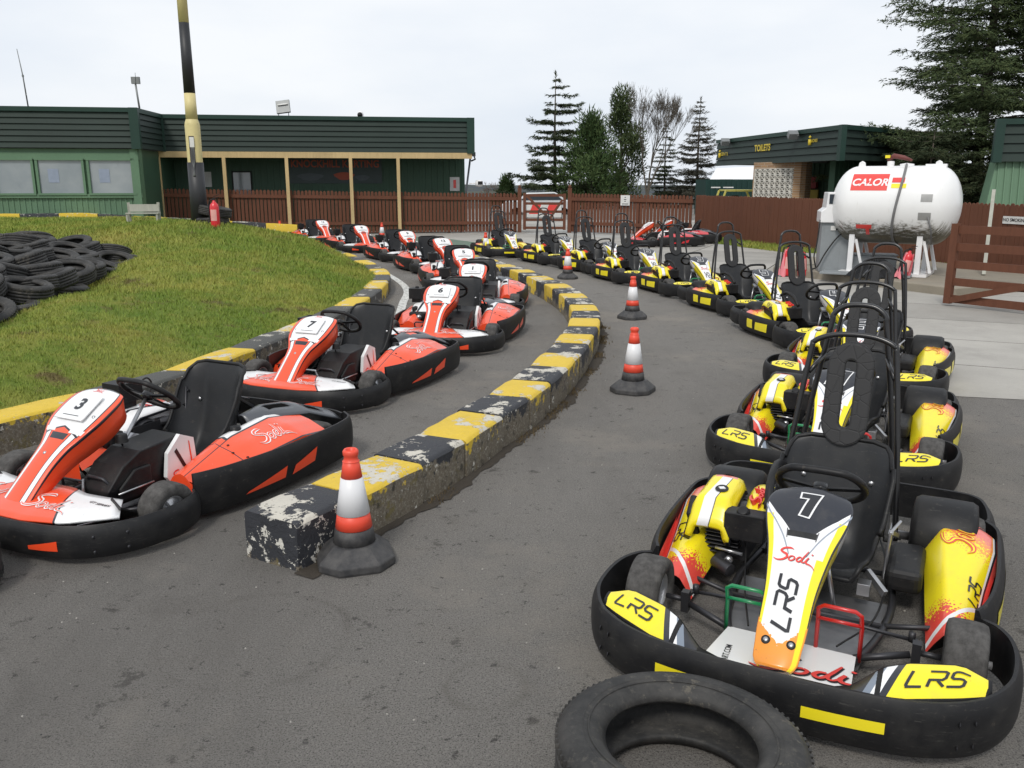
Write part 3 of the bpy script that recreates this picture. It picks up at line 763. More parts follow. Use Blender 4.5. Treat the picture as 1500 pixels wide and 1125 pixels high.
def make_orange():
    root = empty('kart')
    ns = Nose([(0, .99, .175), (.1, .93, .235), (.3, .80, .36), (.5, .68, .46), (.65, .60, .53), (.8, .50, .595), (.93, .41, .64), (1, .365, .645)],
              [(0, .11), (.1, .10), (.3, .095), (.45, .11), (.58, .155), (.7, .185), (.85, .188), (.94, .165), (1, .11)], .02,
              [(0, .03), (.1, .06), (.35, .10), (.6, .13), (.85, .12), (1, .06)])
    b = MB(); ns.mesh(b); body = b.build('nose', ONOSE, root, solid=.006, offset=-1)
    b = MB()
    for (a, v) in ((0, .38), (-.13, .72), (.13, .72)): b.lathe([(0, .003), (.006, .003), (.010, -.002)], 12, 'z', ns.map(a, ns.L * v, .0), rot=ns.N(v).to_track_quat('Z', 'Y').to_matrix())
    b.build_each('bolt', STEEL, body)
    b = MB(); put_strokes(b, SODI, ns.map, .03, (0, ns.L * .94), mi=0, center=(1.2, .4), wk=1.1); b.build('nose_lettering', RED, body)
    # number card
    Pc = ns.map(0, ns.L * .765, .012); q = (ns.S(0, .84) - ns.S(0, .69)).normalized(); ny = Vector((0, 1, 0)); nn = ny.cross(q) * -1
    if nn.z < 0: nn = -nn
    def card(a, c, l): return Pc + ny * a + q * c + nn * l
    b = MB(); b.prism([(-.105, -.09), (.105, -.09), (.108, -.075), (.098, .08), (.09, .088), (-.09, .088), (-.098, .08), (-.108, -.075)], lambda a, c, s: card(a, c, .006 * s - .008), 0); b.build('number_card', WHT, body)
    # bumpers
    FB = [(.37, -.605), (.42, -.655), (.52, -.69), (.65, -.70), (.80, -.67), (.94, -.58), (1.035, -.43), (1.075, -.22), (1.085, 0)]
    fb = Band(mirrorx(FB), .04, .195, .018); b = MB(); fb.mesh(b); front = b.build('front_bumper', BLK, root, autos=50)
    T = fb.cum[-1] / 2; b = MB(); fb.patch(b, T + .28, T + .44, .08, .10, .085, .135, 0); fb.patch(b, T - .44, T - .28, .085, .135, .08, .10, 0)
    for d in (-.74, -.6, .6, .74):
        for z in (.075, .15): b.lathe([(0, .004), (.008, .003), (.009, 0)], 10, 'y', fb.at(T + d, z, -.001), mi=1)
    b.build_each(('sticker', 'bolt'), [ORG, DKSTEEL], front)
    for s in (1, -1):
        SB = [(.375, .60), (.31, .625), (.15, .665), (-.2, .695), (-.6, .685), (-.82, .655), (-.93, .61), (-1.0, .52)]
        p = SB if s > 0 else mirror(SB)[::-1]
        sb = Band(p, .045, .272, .016); b = MB(); sb.mesh(b); o = b.build('side_bumper', BLK, root, autos=50)
        b = MB(); Ls = sb.cum[-1]
        if s > 0: sb.patch(b, Ls * .20, Ls * .40, .088, .10, .10, .165, 0, sk=.02); sb.patch(b, Ls * .44, Ls * .58, .10, .15, .125, .205, 0, sk=.03)
        else: sb.patch(b, Ls * .42, Ls * .56, .125, .205, .10, .15, 0, sk=-.03); sb.patch(b, Ls * .60, Ls * .80, .10, .165, .088, .10, 0, sk=-.02)
        b.build_each('sticker', ORG, o)
        # front panel tips: white, with orange centre, one sheet each side
    RB = [(-1.0, -.50), (-1.035, -.40), (-1.05, -.2), (-1.05, 0)]
    rb = Band([(x, y) for x, y in (RB + [(x, -y) for x, y in RB[::-1][1:]])][::-1], .06, .26); b = MB(); rb.mesh(b); b.build('rear_bumper', BLK, root, autos=50)
    # front panel
    def FP(a, c, l=0.):   # a -1..1 across, c 0 front..1 back
        aa = abs(a); y = a * lerp(.60, .47, c) 
        x0 = interp([(0, 1.07), (.35, 1.06), (.7, 1.0), (1, .83)], aa)[0]; x1 = interp([(0, .74), (.3, .72), (.55, .74), (.8, .72), (1, .70)], aa)[0]
        return Vector((lerp(x0, x1, c), y, .205 + .045 * math.sin(c * math.pi * .6) * (1 - .5 * aa) + l))
    b = MB(); b.grid(lambda u, v: FP(u, v), frange(-1, 1, 31), frange(0, 1, 9), 0)
    if not hasattr(make_orange, 'fm'):
        mm, u, v = uvmat('front_panel_print', org); au = u.abs(); mm.layer((au + v * .25) > .62, blk); mm.layer((au + v * .25) > .64, wht); make_orange.fm = grime(mm, .15)
    fp = b.build('front_panel', make_orange.fm, root, solid=.012, offset=-1)
    b = MB(); g = lambda a, c, l: FP(a / .56, .5 + c / .30, .0025 + l)
    for sx in (-.34, .34) if 0 else (.225, -.215):
        put_strokes(b, SODI, lambda a, c, l: g(a, c, l), .105, (sx * 1.0, -.02), mi=0, center=(1.2, .4), wk=1.4)
        put_strokes(b, SODI, lambda a, c, l: g(a, c, l), .105, (sx * 1.0, -.02), mi=1, center=(1.2, .4), wk=.5, lift=.0012)
    put_text(b, 'GT SERIES', lambda a, c, l: g(a, c, l), .028, (.46, .03), rot=-.5, mi=2, bold=.02)
    b.build_mats(('logo', 'logo_infill', 'lettering'), [WHT, ORG, BLP], fp)
    pedal(root, -.20, DKSTEEL, 'accelerator_pedal'); pedal(root, .20, DKSTEEL, 'brake_pedal')
    undercarriage(root, 0)
    for s in (1, -1):
        wheel(root, .535, s * .575, .14, .13, SLICK); wheel(root, -.70, s * .50, .14, .19, SLICK)
        def PS(u, v, s=s):
            x = lerp(.33, -.62, u)
            zt, yi, ym, yo = interp([(0, .235, .40, .50, .60), (.12, .27, .39, .51, .63), (.4, .345, .36, .54, .665), (.75, .375, .34, .55, .675), (1, .345, .36, .53, .655)], u)
            pts = [(0, yi - .06, zt - .10), (.12, yi, zt - .01), (.3, yi + .05, zt + .005), (.38, yi + .085, zt - .008), (.6, ym, zt - .03), (.84, yo, zt - .085), (.9, yo, zt - .11), (1, yo - .03, .19)]
            y, z = interp(pts, v); return Vector((x - .02 * v, s * y, z))
        b = MB(); b.grid(PS, frange(0, 1, 25), frange(0, 1, 21), 0)
        b.add([PS(0, v) for v in frange(.05, 1, 20)] + [Vector((.33, s * .60, .06)), Vector((.33, s * .36, .06))], [tuple(range(22))], 2)
        b.add([PS(1, v) for v in frange(.05, 1, 20)] + [Vector((-.62, s * .60, .14)), Vector((-.62, s * .34, .14))], [tuple(range(22))], 1)
        pod = b.build('side_pod', [OPOD, BLK, ORG], root, autos=40)
        b = MB()
        def pm(a, c, l, s=s):
            u = .62 - a / .95; v = .62 - c / .36; p = PS(u, v); q = PS(u, v + .03) - p; r_ = PS(u + .03, v) - p; n = q.cross(r_)
            if n.z < 0: n = -n
            return p + n.normalized() * (.003 + l)
        fm = (lambda a, c, l: pm(-a, c, l)) if s > 0 else pm
        put_strokes(b, SODI, fm, .085, (.0, .0), mi=0, center=(1.2, .4), wk=1.6); put_strokes(b, SODI, fm, .085, (0, 0), mi=1, center=(1.2, .4), wk=.75, lift=.0012)
        for x, y in ((-.27, .06), (-.27, -.05), (-.30, .0)): p = fm(x, y, 0); b.lathe([(0, .003), (.007, .002), (.008, -.001)], 10, 'z', p, mi=2)
        p = PS(.5, .25); b.lathe([(0, .022), (.028, .02), (.032, .0), (.034, -.01)], 20, 'z', p, mi=2)
        b.build_mats(('logo', 'logo_infill', 'filler_cap'), [WHT, ORG, BLK], pod)
        # rear fender plate, dark grey with holes left to the axle
        def RP(u, v, s=s):
            x = lerp(-.30, -.98, u); yi = interp([(0, .27), (.3, .24), (.6, .25), (1, .30)], u)[0]; yo = interp([(0, .34), (.25, .42), (.5, .46), (1, .50)], u)[0]
            return Vector((x, s * lerp(yi, yo, v), interp([(0, .385), (.3, .40), (.6, .375), (1, .27)], u)[0] - .05 * v * v + .012 * math.sin(v * 3)))
        b = MB(); us = frange(0, 1, 21); vv = frange(0, 1, 9); nu = 21
        V_ = [RP(u, v) for v in vv for u in us]; F_ = [(j * nu + i, j * nu + i + 1, (j + 1) * nu + i + 1, (j + 1) * nu + i) for j in range(8) for i in range(20) if not (5 <= i <= 9 and 2 <= j <= 4) and not (13 <= i <= 16 and 3 <= j <= 5)]
        b.add(V_, F_, 0); b.build('rear_panel', DGR, root, solid=.008)
        b = MB(); b.bar((-.33, s * .22, .40), (-.45, s * .24, .14), .018, .018); b.bar((-.36, s * .21, .48), (-.62, s * .22, .30), .014, .014); b.tube([(-.30, s * .2, .14), (-.36, s * .22, .5)], .008, 8); b.build('seat_stay', DKSTEEL, root)
        b = MB(); b.add([FPf for FPf in [Vector((.74, s * .44, .245)), Vector((.80, s * .58, .235)), Vector((.60, s * .50, .12)), Vector((.56, s * .36, .08)), Vector((.70, s * .30, .10))]], [(0, 1, 2, 3, 4)], 0, smooth=False); b.build('wheel_deflector', BLK, root, solid=.008)
    seat(root, .0, .655)
    steering(root, (.10, 0, .585), .17)
    # tank between nose and seat on the driver's left
    b = MB(); prof = [(.66, .12), (.66, .22), (.56, .33), (.45, .385), (.18, .405), (.13, .37), (.12, .12)]
    b.prism(prof, lambda x, z, s: (x, .315 - .03 * (z < .2) if s else .09, z), 0)
    b.prism([(.60, .15), (.60, .22), (.50, .30), (.40, .30), (.40, .15)], lambda x, z, s: (x, .327 if s else .31, z), 0)
    b.lathe([(0, .03), (.028, .03), (.03, .0), (.034, -.015)], 20, 'z', (.44, .17, .425))
    tk = b.build('fuel_tank', BLK, root, bevel=.014, seg=3)
    b = MB(); P2 = [(.32, .20), (.30, .33), (.21, .415), (.12, .375), (.105, .17), (.14, .12), (.28, .14)]
    b.prism(P2, lambda x, z, s: (x, .345 + .0 if s else .318, z), 0)
    side = lambda a, c, l: Vector((.215 - a, .3465 + l, .26 + c))
    put_strokes(b, SODI, side, .05, (-.005, -.07), mi=1, center=(1.2, .4), wk=1.1)
    b.add([side(a, c, .0005) for a, c in [(-.045, .07), (-.028, .085), (.03, -.03), (.012, -.04)]], [(0, 1, 2, 3)], 2, smooth=False)
    b.add([side(a, c, .0005) for a, c in [(.055, .11), (.062, .10), (.078, -.06), (.068, -.10)]], [(0, 1, 2, 3)], 3, smooth=False)
    put_text(b, 'GT SERIES', side, .014, (.01, -.10), mi=2, bold=.01)
    b.build('tank_cover', [WHT, RED, BLP, ORG], tk)
    b = MB(); b.tube([(.62, .335, .20), (.40, .335, .205)], .006, 8); b.box((.62, .25, .12), (.08, .1, .05)); b.tube([(.64, .1, .25), (.72, .2, .2), (.70, .3, .12)], .008, 8); b.build('brake_line', STEEL, root)
    # engine, driver's right
    en = empty('engine'); en.parent = root
    b = MB(); b.box((-.13, -.38, .21), (.28, .20, .22)); b.lathe([(0, -.12), (.10, -.12), (.115, -.10), (.115, -.02), (.1, 0)], 24, 'y', (-.1, -.28, .23)); b.tube([(.02, -.36, .14), (.16, -.38, .13), (.2, -.3, .12)], .03, 12)
    for k in range(7): b.box((.06, -.38, .15 + k * .02), (.08, .16, .006))
    b.tube([(-.2, -.30, .3), (-.3, -.25, .30), (-.5, -.25, .3)], .03, 10)
    b.build('engine_block', DKSTEEL, en, bevel=.008)
    b = MB(); b.box((-.10, -.475, .50), (.17, .15, .12)); b.box((-.10, -.475, .425), (.10, .10, .06)); b.lathe([(0, .02), (.02, .018), (.022, 0)], 16, 'z', (-.10, -.475, .56)); b.tube(catmull([(-.18, -.44, .53), (-.24, -.42, .56), (-.27, -.42, .50), (-.2, -.42, .42)], 5), .006, 8)
    b.build('airbox', BLK, en, bevel=.016, seg=3)
    def EC(u, v):
        x = lerp(-.30, .12, v); y = -.40 + u * .115
        return Vector((x, y, .41 - .02 * v - .11 * max(0, v - .6) / .4 - .04 * abs(u) ** 3))
    b = MB(); b.grid(EC, frange(-1, 1, 13), frange(0, 1, 13), 0)
    put_strokes(b, SODI, lambda a, c, l: EC(a / .115, .3 + c / .42) + Vector((0, 0, .004 + l)), .03, (.02, 0), rot=0, mi=1, center=(1.2, .4))
    c_ = b.build('engine_cover', [WENG, RED], en); c_.modifiers.new('solid', 'SOLIDIFY').thickness = .02; c_.modifiers['solid'].offset = 1
    b = MB(); b.box((.10, -.40, .24), (.10, .20, .14)); b.lathe([(0, .02), (.05, .02), (.055, .0)], 18, 'x', (.15, -.37, .26)); b.box((-.1, -.46, .3), (.34, .06, .12)); b.build('engine_shroud', BLK, en, bevel=.018, seg=3)
    b = MB(); b.tube([(.25, -.47, .155), (.25, .0, .155)], .009, 8); b.lathe([(.0, .03), (.025, .03), (.03, .0)], 14, 'x', (.17, -.37, .26)); b.build('linkage', STEEL, en)
    b = MB(); put = catmull([(.6, -.20, .10), (.3, -.26, .12), (.05, -.30, .2), (.0, -.36, .28)], 5); b.tube(put, .004, 6); b.tube(catmull([(.45, .17, .42), (.35, .10, .30), (.1, -.1, .12), (-.1, -.3, .2)], 5), .005, 6); b.build_each('cable', BLK, root)
    return root, ns, card

def digit_strokes(n):
    out = []; x = 0
    for ch in n:
        for p in DIG[ch]: out.append(([(a + x, c) for a, c in p]))
        x += .85
    return out, x - .25
def number_yellow(ns, n):
    b = MB(); st, w = digit_strokes(n); w = .70 if n == '1' else w; fn = lambda a, c, l: ns.map(a, c, l)
    S = .125; pos = (.0, ns.L * .82)
    def ext(p, e=.055):
        p = [Vector(q) for q in p]; a = p[0] + (p[0] - p[1]).normalized() * e; z = p[-1] + (p[-1] - p[-2]).normalized() * e
        return [tuple(a)] + [tuple(q) for q in p[1:-1]] + [tuple(z)]
    put_strokes(b, [(ext(p), .36) for p in st], fn, S, pos, mi=0, shear=.22, smooth=False, center=(w / 2, .5))
    put_strokes(b, [(p, .25) for p in st], fn, S, pos, mi=1, shear=.22, smooth=False, center=(w / 2, .5), lift=.0012)
    me_o = b.build('race_number', [WHT, BLP]); return me_o
def number_orange(card, n):
    b = MB(); put_text(b, n, card, .105 if len(n) == 1 else .095, (0, .012), mi=0, bold=.035, lift=.0005, sx=1.05)
    b.add([card(a, c, .0002) for a, c in [(-.06, -.062), (.06, -.062), (.06, -.066), (-.06, -.066)]], [(0, 1, 2, 3)], 0, smooth=False)
    return b.build('race_number', BLP)
# ------------------------------------------------------------------ camera, sky, light
H = 1.75
cam = bpy.data.cameras.new('camera'); co = bpy.data.objects.new('camera', cam); col.objects.link(co); scene.camera = co
cam.sensor_width = 36; cam.lens = 30.0; cam.clip_end = 6000; cam.clip_start = .05
co.location = (0, 0, H); co.rotation_euler = (R(90) - math.atan(295 / 1250), 0, 0)
w = bpy.data.worlds.new('World'); scene.world = w; w.use_nodes = True; nt = w.node_tree; bg = nt.nodes['Background']
sky = nt.nodes.new('ShaderNodeTexSky'); sky.sky_type = 'NISHITA'; sky.sun_disc = False; sky.sun_elevation = R(48); sky.sun_rotation = R(200); sky.air_density = 1.; sky.dust_density = 3.
SUN_EL, SUN_AZ = 48, 200
tc = nt.nodes.new('ShaderNodeTexCoord'); mp = nt.nodes.new('ShaderNodeMapping'); mp.inputs['Scale'].default_value = (1, 1, 3.2); nt.links.new(tc.outputs['Generated'], mp.inputs[0])
nz = nt.nodes.new('ShaderNodeTexNoise'); nz.inputs['Scale'].default_value = 2.1; nz.inputs['Detail'].default_value = 6; nz.inputs['Roughness'].default_value = .5; nt.links.new(mp.outputs[0], nz.inputs['Vector'])
rp = nt.nodes.new('ShaderNodeValToRGB'); rp.color_ramp.elements[0].position = .34; rp.color_ramp.elements[0].color = (6.5, 7.0, 7.7, 1)
rp.color_ramp.elements[1].position = .62; rp.color_ramp.elements[1].color = (7.9, 8.1, 8.35, 1)
nt.links.new(nz.outputs['Fac'], rp.inputs[0])
mx = nt.nodes.new('ShaderNodeMix'); mx.data_type = 'RGBA'; mx.inputs[0].default_value = .93
nt.links.new(sky.outputs[0], mx.inputs[6]); nt.links.new(rp.outputs[0], mx.inputs[7]); nt.links.new(mx.outputs[2], bg.inputs['Color']); bg.inputs['Strength'].default_value = .1
sl = bpy.data.lights.new('sun', 'SUN'); sl.energy = 1.5; sl.angle = R(12); sl.color = (1, .96, .9)
so = bpy.data.objects.new('sun', sl); col.objects.link(so)
az = R(SUN_AZ); el = R(SUN_EL); sd = Vector((math.sin(az) * math.cos(el), math.cos(az) * math.cos(el), math.sin(el)))
so.rotation_euler = sd.to_track_quat('Z', 'Y').to_euler()
scene.view_settings.view_transform = 'Standard'; scene.view_settings.look = 'None'; scene.view_settings.exposure = .32; scene.view_settings.gamma = 1
scene.render.engine = 'CYCLES'

# ------------------------------------------------------------------ ground
m = M('asphalt', (.225, .212, .195), .88, 0, .25)
W_ = m.world(); x_, y_, z_ = m.xyz(W_)
big = m.noise(.35, 5, .6, W_); med = m.noise(2.2, 6, .65, W_); fine = m.noise(160, 3, .7, W_); ag = m.voro(260, W_, 'F1', 'Color')
m.scale_col(big * .35 + med * .35 + fine * .9 + .18)
m.layer(med.ramp(.52, .72) * .35, (.17, .152, .13))
gr = m.noise(75, 6, .85, W_); m.scale_col(gr * 1.8 + .1)
m.layer((m.noise(230, 2, .7, W_)).ramp(.52, .66) * .7, (.24, .23, .21))
m.layer((m.noise(170, 2, .7, W_)).ramp(.52, .64) * .75, (.028, .027, .026))
m.layer(m.voro(16, W_).ramp(.035, .0) * .6, (.34, .33, .31))
m.layer(m.voro(23, W_).ramp(.05, .0) * .6, (.25, .24, .22))
m.layer(m.noise(5.5, 7, .75, W_).ramp(.63, .675) * .75, (.028, .027, .027))
m.layer((m.noise(1.1, 6, .7, W_).ramp(.58, .7)) * .35, (.085, .08, .076))
def ringmask(cx, cy, r, wd):
    d = ((x_ - cx) * (x_ - cx) + (y_ - cy) * (y_ - cy)).sqrt() + med * .12 - .06
    return ((d - r).abs()).ramp(wd, 0.) * (m.noise(3.5, 5, .7, W_).ramp(.38, .6))
m.layer(ringmask(-1.02, 3.05, .36, .03) * .32, (.06, .05, .042))
m.layer(ringmask(-.09, 2.73, .14, .03) * .5, (.13, .12, .105))
m.layer(ringmask(-2.2, 2.5, .5, .05) * .2, (.06, .052, .045))
m.layer(m.noise(.22, 6, .75, W_, stretch=(2.2, .6, 1)).ramp(.48, .62) * .45, (.125, .117, .108))
m.layer(m.noise(.5, 6, .7, W_).ramp(.52, .64) * .55, (.27, .245, .21))
m.layer(m.noise(3.1, 7, .8, W_).ramp(.60, .64) * .6, (.05, .046, .042))
m.layer(m.noise(13, 6, .8, W_).ramp(.60, .64) * .75, (.035, .033, .031))
m.bump(gr * 1.2 + fine * .6 + m.noise(45, 4, .7, W_) * .5 + med * .4, .9, .012)
ASPH = m.m
b = MB(); b.add([(-400, -60, 0), (400, -60, 0), (400, 60, 0), (-400, 60, 0)], [(0, 1, 2, 3)], smooth=False); g = b.build('asphalt_road', ASPH); tag(g, kind='structure')
# ------------------------------------------------------------------ karts in place
Y0, yns = make_yellow(); O0, ons, ocard = make_orange()
YK = [ # plate x, y, heading, number, label
 (1.13, 3.05, -118, '1', 'nearest yellow and white kart, number 1 on its black plate, beside the lying tyre'),
 (2.06, 5.24, -119, '8', 'yellow and white kart number 8, directly behind the nearest yellow kart number 1'),
 (3.03, 7.32, -121, '2', 'yellow kart number 2, third from the front of its queue, behind kart 8'),
 (3.56, 9.40, -82, '4', 'yellow kart number 4 with roll hoop beside the concrete slabs'),
 (3.44, 11.7, -76, '5', 'yellow kart number 5, next behind kart 4 and right of the two front cones'),
 (3.00, 13.75, -76, '3', 'yellow kart number 3 with black roll hoop, next behind kart 5'),
 (2.43, 15.5, -73, '6', 'yellow kart number 6, fourth from the far end of its queue'),
 (1.97, 17.3, -64, '9', 'yellow kart number 9, third from the far end of the yellow queue'),
 (1.18, 19.1, -67, '10', 'second farthest yellow kart, standing in front of the wooden gate'),
 (-.05, 21.1, -72, '7', 'farthest yellow kart, last of its queue, behind the small cone left of the gate')]
OK_ = [
 (-2.24, 4.38, -117, '3', 'nearest orange kart, number 3 on its white plate, at the left edge'),
 (-1.63, 6.98, -113, '7', 'orange kart number 7, directly behind the nearest orange kart'),
 (-.76, 9.25, -102, '6', 'orange kart number 6 facing the camera, between kart 7 and kart 1'),
 (-.53, 11.7, -94, '1', 'orange kart number 1 facing straight forward, behind kart 6'),
 (-.82, 14.5, -80, '5', 'orange kart number 5 turning the bend, partly hidden behind kart 1'),
 (-1.40, 17.3, -67, '12', 'orange kart number 12, in the bend behind kart 5'),
 (-2.42, 19.9, -64, '9', 'orange kart number 9, third from the far end of the orange queue'),
 (-3.92, 22.5, -62, '8', 'orange kart number 8, second from the far end of the orange queue'),
 (-5.6, 25.6, -60, '15', 'farthest orange kart, last in the queue under the porch posts')]
YG = 'yellow karts queued along the right side'; OG = 'orange karts queued along the left side'
def place(src, nm, px, py, hd, off, num, lab, cat, grp, first, mk):
    o = src if first else copy_tree(src)
    o.location = (px - off * math.cos(R(hd)), py - off * math.sin(R(hd)), 0); o.rotation_euler = (0, 0, R(hd))
    tag(o, lab, cat, grp)
    return o
yk = []
for i, (px, py, hd, num, lab) in enumerate(YK): yk.append((place(Y0, 'kart', px, py, hd, .40, num, lab, 'go-kart', YG, i == 0, 0), num))
okk = []
for i, (px, py, hd, num, lab) in enumerate(OK_): okk.append((place(O0, 'kart', px, py, hd, .48, num, lab, 'go-kart', OG, i == 0, 0), num))
def find(o, n): return [c for c in o.children if c.name.split('.')[0] == n][0]
nc = {}
for o, n in yk: k = number_yellow(yns, n); k.parent = find(o, 'nose')
for o, n in okk: k = number_orange(ocard, n); k.parent = find(o, 'nose')
# ------------------------------------------------------------------ concrete slabs and verge
def G(px, py, z=0.):
    """photo pixel to a point on the plane z (used once for laying out, values are metres)"""
    p = math.atan(295 / 1250); s_, c_ = math.sin(p), math.cos(p); u = (px - 750) / 1250; v = (py - 562.5) / 1250
    Z = (H - z) / (s_ + v * c_); return (u * Z, Z * (c_ - v * s_))
def concrete_mat(name, ang, sx, sy, base=(.36, .345, .315)):
    m = M(name, base, .85, 0, .25); W = m.world(); x, y, z = m.xyz(W)
    ca, sa = math.cos(ang), math.sin(ang); p = (x * ca + y * sa) * (1 / sx); q = (y * ca - x * sa) * (1 / sy)
    cm = m.nt.nodes.new('ShaderNodeCombineXYZ'); m.nt.links.new(p.floor().k, cm.inputs[0]); m.nt.links.new((q + p.floor() * .37).floor().k, cm.inputs[1])
    wn = m.nt.nodes.new('ShaderNodeTexWhiteNoise'); m.nt.links.new(cm.outputs[0], wn.inputs[0]); cell = X(m.nt, wn.outputs['Value'])
    n1 = m.noise(1.3, 6, .65, W); n2 = m.noise(60, 4, .7, W)
    m.scale_col(cell * .28 + n1 * .5 + n2 * .25 + .47)
    m.layer(cell.ramp(.84, .86) * .5, (.36, .38, .38))
    m.layer(m.noise(.7, 5, .7, W).ramp(.5, .72) * .45, (.19, .18, .165))
    f1 = p.frac(); f2 = (q + p.floor() * .37).frac()
    j = (f1 < .012) | (f2 < .012); m.layer(j, (.075, .07, .055)); m.layer(m.noise(200, 2, .6, W).ramp(.6, .75) * .4, (.1, .1, .095))
    m.bump(n2 * .6 + n1 - j * 1.5, .5, .008); return m.m
CONC = concrete_mat('concrete_slabs', R(-24), 2.4, 1.55)
b = MB(); ap = [(3.3, 7.05), (4.3, 6.82), (30, 5.0), (30, 40), (-30, 44), (-14, 31), (-5, 26.5), (-1.5, 24.3), (.3, 22.6), (1.9, 19.9), (3.0, 17.3), (3.8, 14.6), (4.2, 12), (4.0, 9.5)]
b.add([(x, y, .004) for x, y in ap], [tuple(range(len(ap)))], smooth=False); tag(b.build('concrete_yard', CONC), kind='structure')
# painted lines and a faded green patch on the track
m = M('worn_white_line', (.6, .6, .57), .8); n = m.noise(18, 6, .75, m.world()); m.layer(n.ramp(.5, .62), (.14, .135, .125)); LINEM = m.m
m = M('worn_green_paint', (.10, .17, .12), .85); n = m.noise(3, 6, .75, m.world()); m.layer(n.ramp(.45, .6), (.15, .16, .14)); GPM = m.m
b = MB(); 
def strip(mb, pts, w, z, mi=0):
    vs, fs = ribbon(pts, w, 6, True, 0); mb.add([(p.x, p.y, z) for p in vs], fs, mi, smooth=False)
strip(b, [(-1.50, 11.2), (-1.62, 12.6), (-1.75, 14.2), (-2.2, 16.0), (-3.2, 19.0)], .12, .008); strip(b, [(-1.2, 21.6), (-3., 23.6), (-5.4, 25.4)], .12, .012)
tag(b.build('white_track_line', LINEM), kind='structure')
b = MB(); b.add([(x, y, .008) for x, y in [(-6.5, 27), (-2.2, 23.2), (-.2, 24.2), (-2.5, 28.4), (-6.3, 29.6)]], [(0, 1, 2, 3, 4)], smooth=False); tag(b.build('green_painted_ground', GPM), kind='structure')

# ------------------------------------------------------------------ kerbs: one wall of painted blocks each
def kerbmat(name, top, chip, seed, keep=0.):
    m = M(name, top, .6, 0, .35); W = m.world(); x, y, z = m.xyz(W)
    gn = m.nt.nodes.new('ShaderNodeNewGeometry'); nx, ny, nz_ = m.xyz(gn.outputs['True Normal'])
    n1 = m.noise(3.2 + seed * .1, 7, .72, W); n2 = m.noise(14, 6, .7, W); n3 = m.noise(55, 4, .7, W)
    m.scale_col(n2 * .3 + n3 * .2 + .75)
    side = (nz_ < .5)
    wornt = (n1 + n3 * .12).ramp(chip, chip + .012)
    m.layer(wornt & (nz_ > .5), (.55, .52, .45)); m.layer((n2 * .6 + n1 * .4 + n3 * .12).ramp(.66, .67) & (nz_ > .5), (.22, .2, .17))
    wear = ((n1 * .7 + n2 * .5) - (z * 1.1) - ((y - 4.5) * .022).clamp() - keep).ramp(.34, .36) & side
    m.layer(wear, (.16, .135, .10)); m.layer(wear & n3.ramp(.5, .62), (.26, .235, .19)); m.layer(wear & n2.ramp(.55, .65) , (.05, .045, .035))
    m.layer(wear & m.noise(8, 5, .7, W).ramp(.58, .66) * .6, (.16, .13, .03))
    m.layer(side & m.noise(11, 5, .75, W).ramp(.615 - keep * .25, .63 - keep * .25), (.6, .58, .52))
    m.bump(n2 * 1.2 + n3 * .6 - wornt * .4, .7, .012); return m.m
KY = kerbmat('kerb_yellow', (.66, .46, .045), .63, 1); KB = kerbmat('kerb_black', (.035, .037, .043), .60, 4)
KD = kerbmat('kerb_grimy_grey', (.07, .07, .065), .66, 2)
KB0 = kerbmat('kerb_black_flaked', (.035, .037, .043), .575, 7, .22)
def kerb(name, path, h, wdt, L, label, first, hh=None, mats=None, lj=None):
    P = [Vector((p.x, p.y)) for p in catmull([(x, y, 0) for x, y in path], 12)]; cum = [0]
    for i in range(1, len(P)): cum.append(cum[-1] + (P[i] - P[i - 1]).length)
    def at(d):
        d = max(0, min(cum[-1], d)); i = 0
        while i < len(cum) - 2 and cum[i + 1] < d: i += 1
        k = (d - cum[i]) / (cum[i + 1] - cum[i]); p = P[i].lerp(P[i + 1], k); t = (P[min(i + 2, len(P) - 1)] - P[max(i - 1, 0)]).normalized(); return p, Vector((-t.y, t.x))
    root = empty(name, (P[0].x, P[0].y, 0)); tag(root, label, 'kerb')
    d = 0; k = first
    Ls = lj or [L] * 200; q = 0
    while d < cum[-1] - .15:
        l = Ls[min(q, len(Ls) - 1)] * (1 if lj else rnd.uniform(.95, 1.05)); q += 1
        a = d + .006; e = min(d + l - .006, cum[-1]); b = MB(); n = 5; vs = []; fs = []
        c = .022; zj = rnd.uniform(-.006, .006); oj = rnd.uniform(-.008, .008)
        prof = [(0, 0), (-.004, h - c), (c * .35, h - c * .3), (c, h), (wdt - c, h), (wdt - c * .3, h - c * .35), (wdt, h - c), (wdt, 0)]
        for i in range(n):
            t = i / (n - 1); dd = lerp(a, e, t); p, nn = at(dd)
            sh = .012 if i in (0, n - 1) else 0
            z0 = hh(p.x, p.y) if hh else 0
            for (o, z) in prof:
                o2 = o + (sh if o < wdt / 2 else -sh) * .5 + oj; z2 = (z - sh * .6 + zj if z > 0 else -.05) + z0
                jt = noise.noise(Vector((p.x * 5 + o * 9, p.y * 5, z * 9))) * .007
                vs.append((p.x + nn.x * (o2 + jt) - P[0].x, p.y + nn.y * (o2 + jt) - P[0].y, z2 + jt))
        m_ = len(prof)
        for i in range(n - 1):
            for j in range(m_): j2 = (j + 1) % m_; fs.append((i * m_ + j, i * m_ + j2, (i + 1) * m_ + j2, (i + 1) * m_ + j))
        fs += [tuple(range(m_))[::-1], tuple((n - 1) * m_ + j for j in range(m_))]
        b.add(vs, fs, 0); mt = (mats or (KY, KB))[k % 2] if not (lj and q == 1) else KB0
        b.build('kerb_block', mt, root, autos=30); k += 1; d += l
    return root
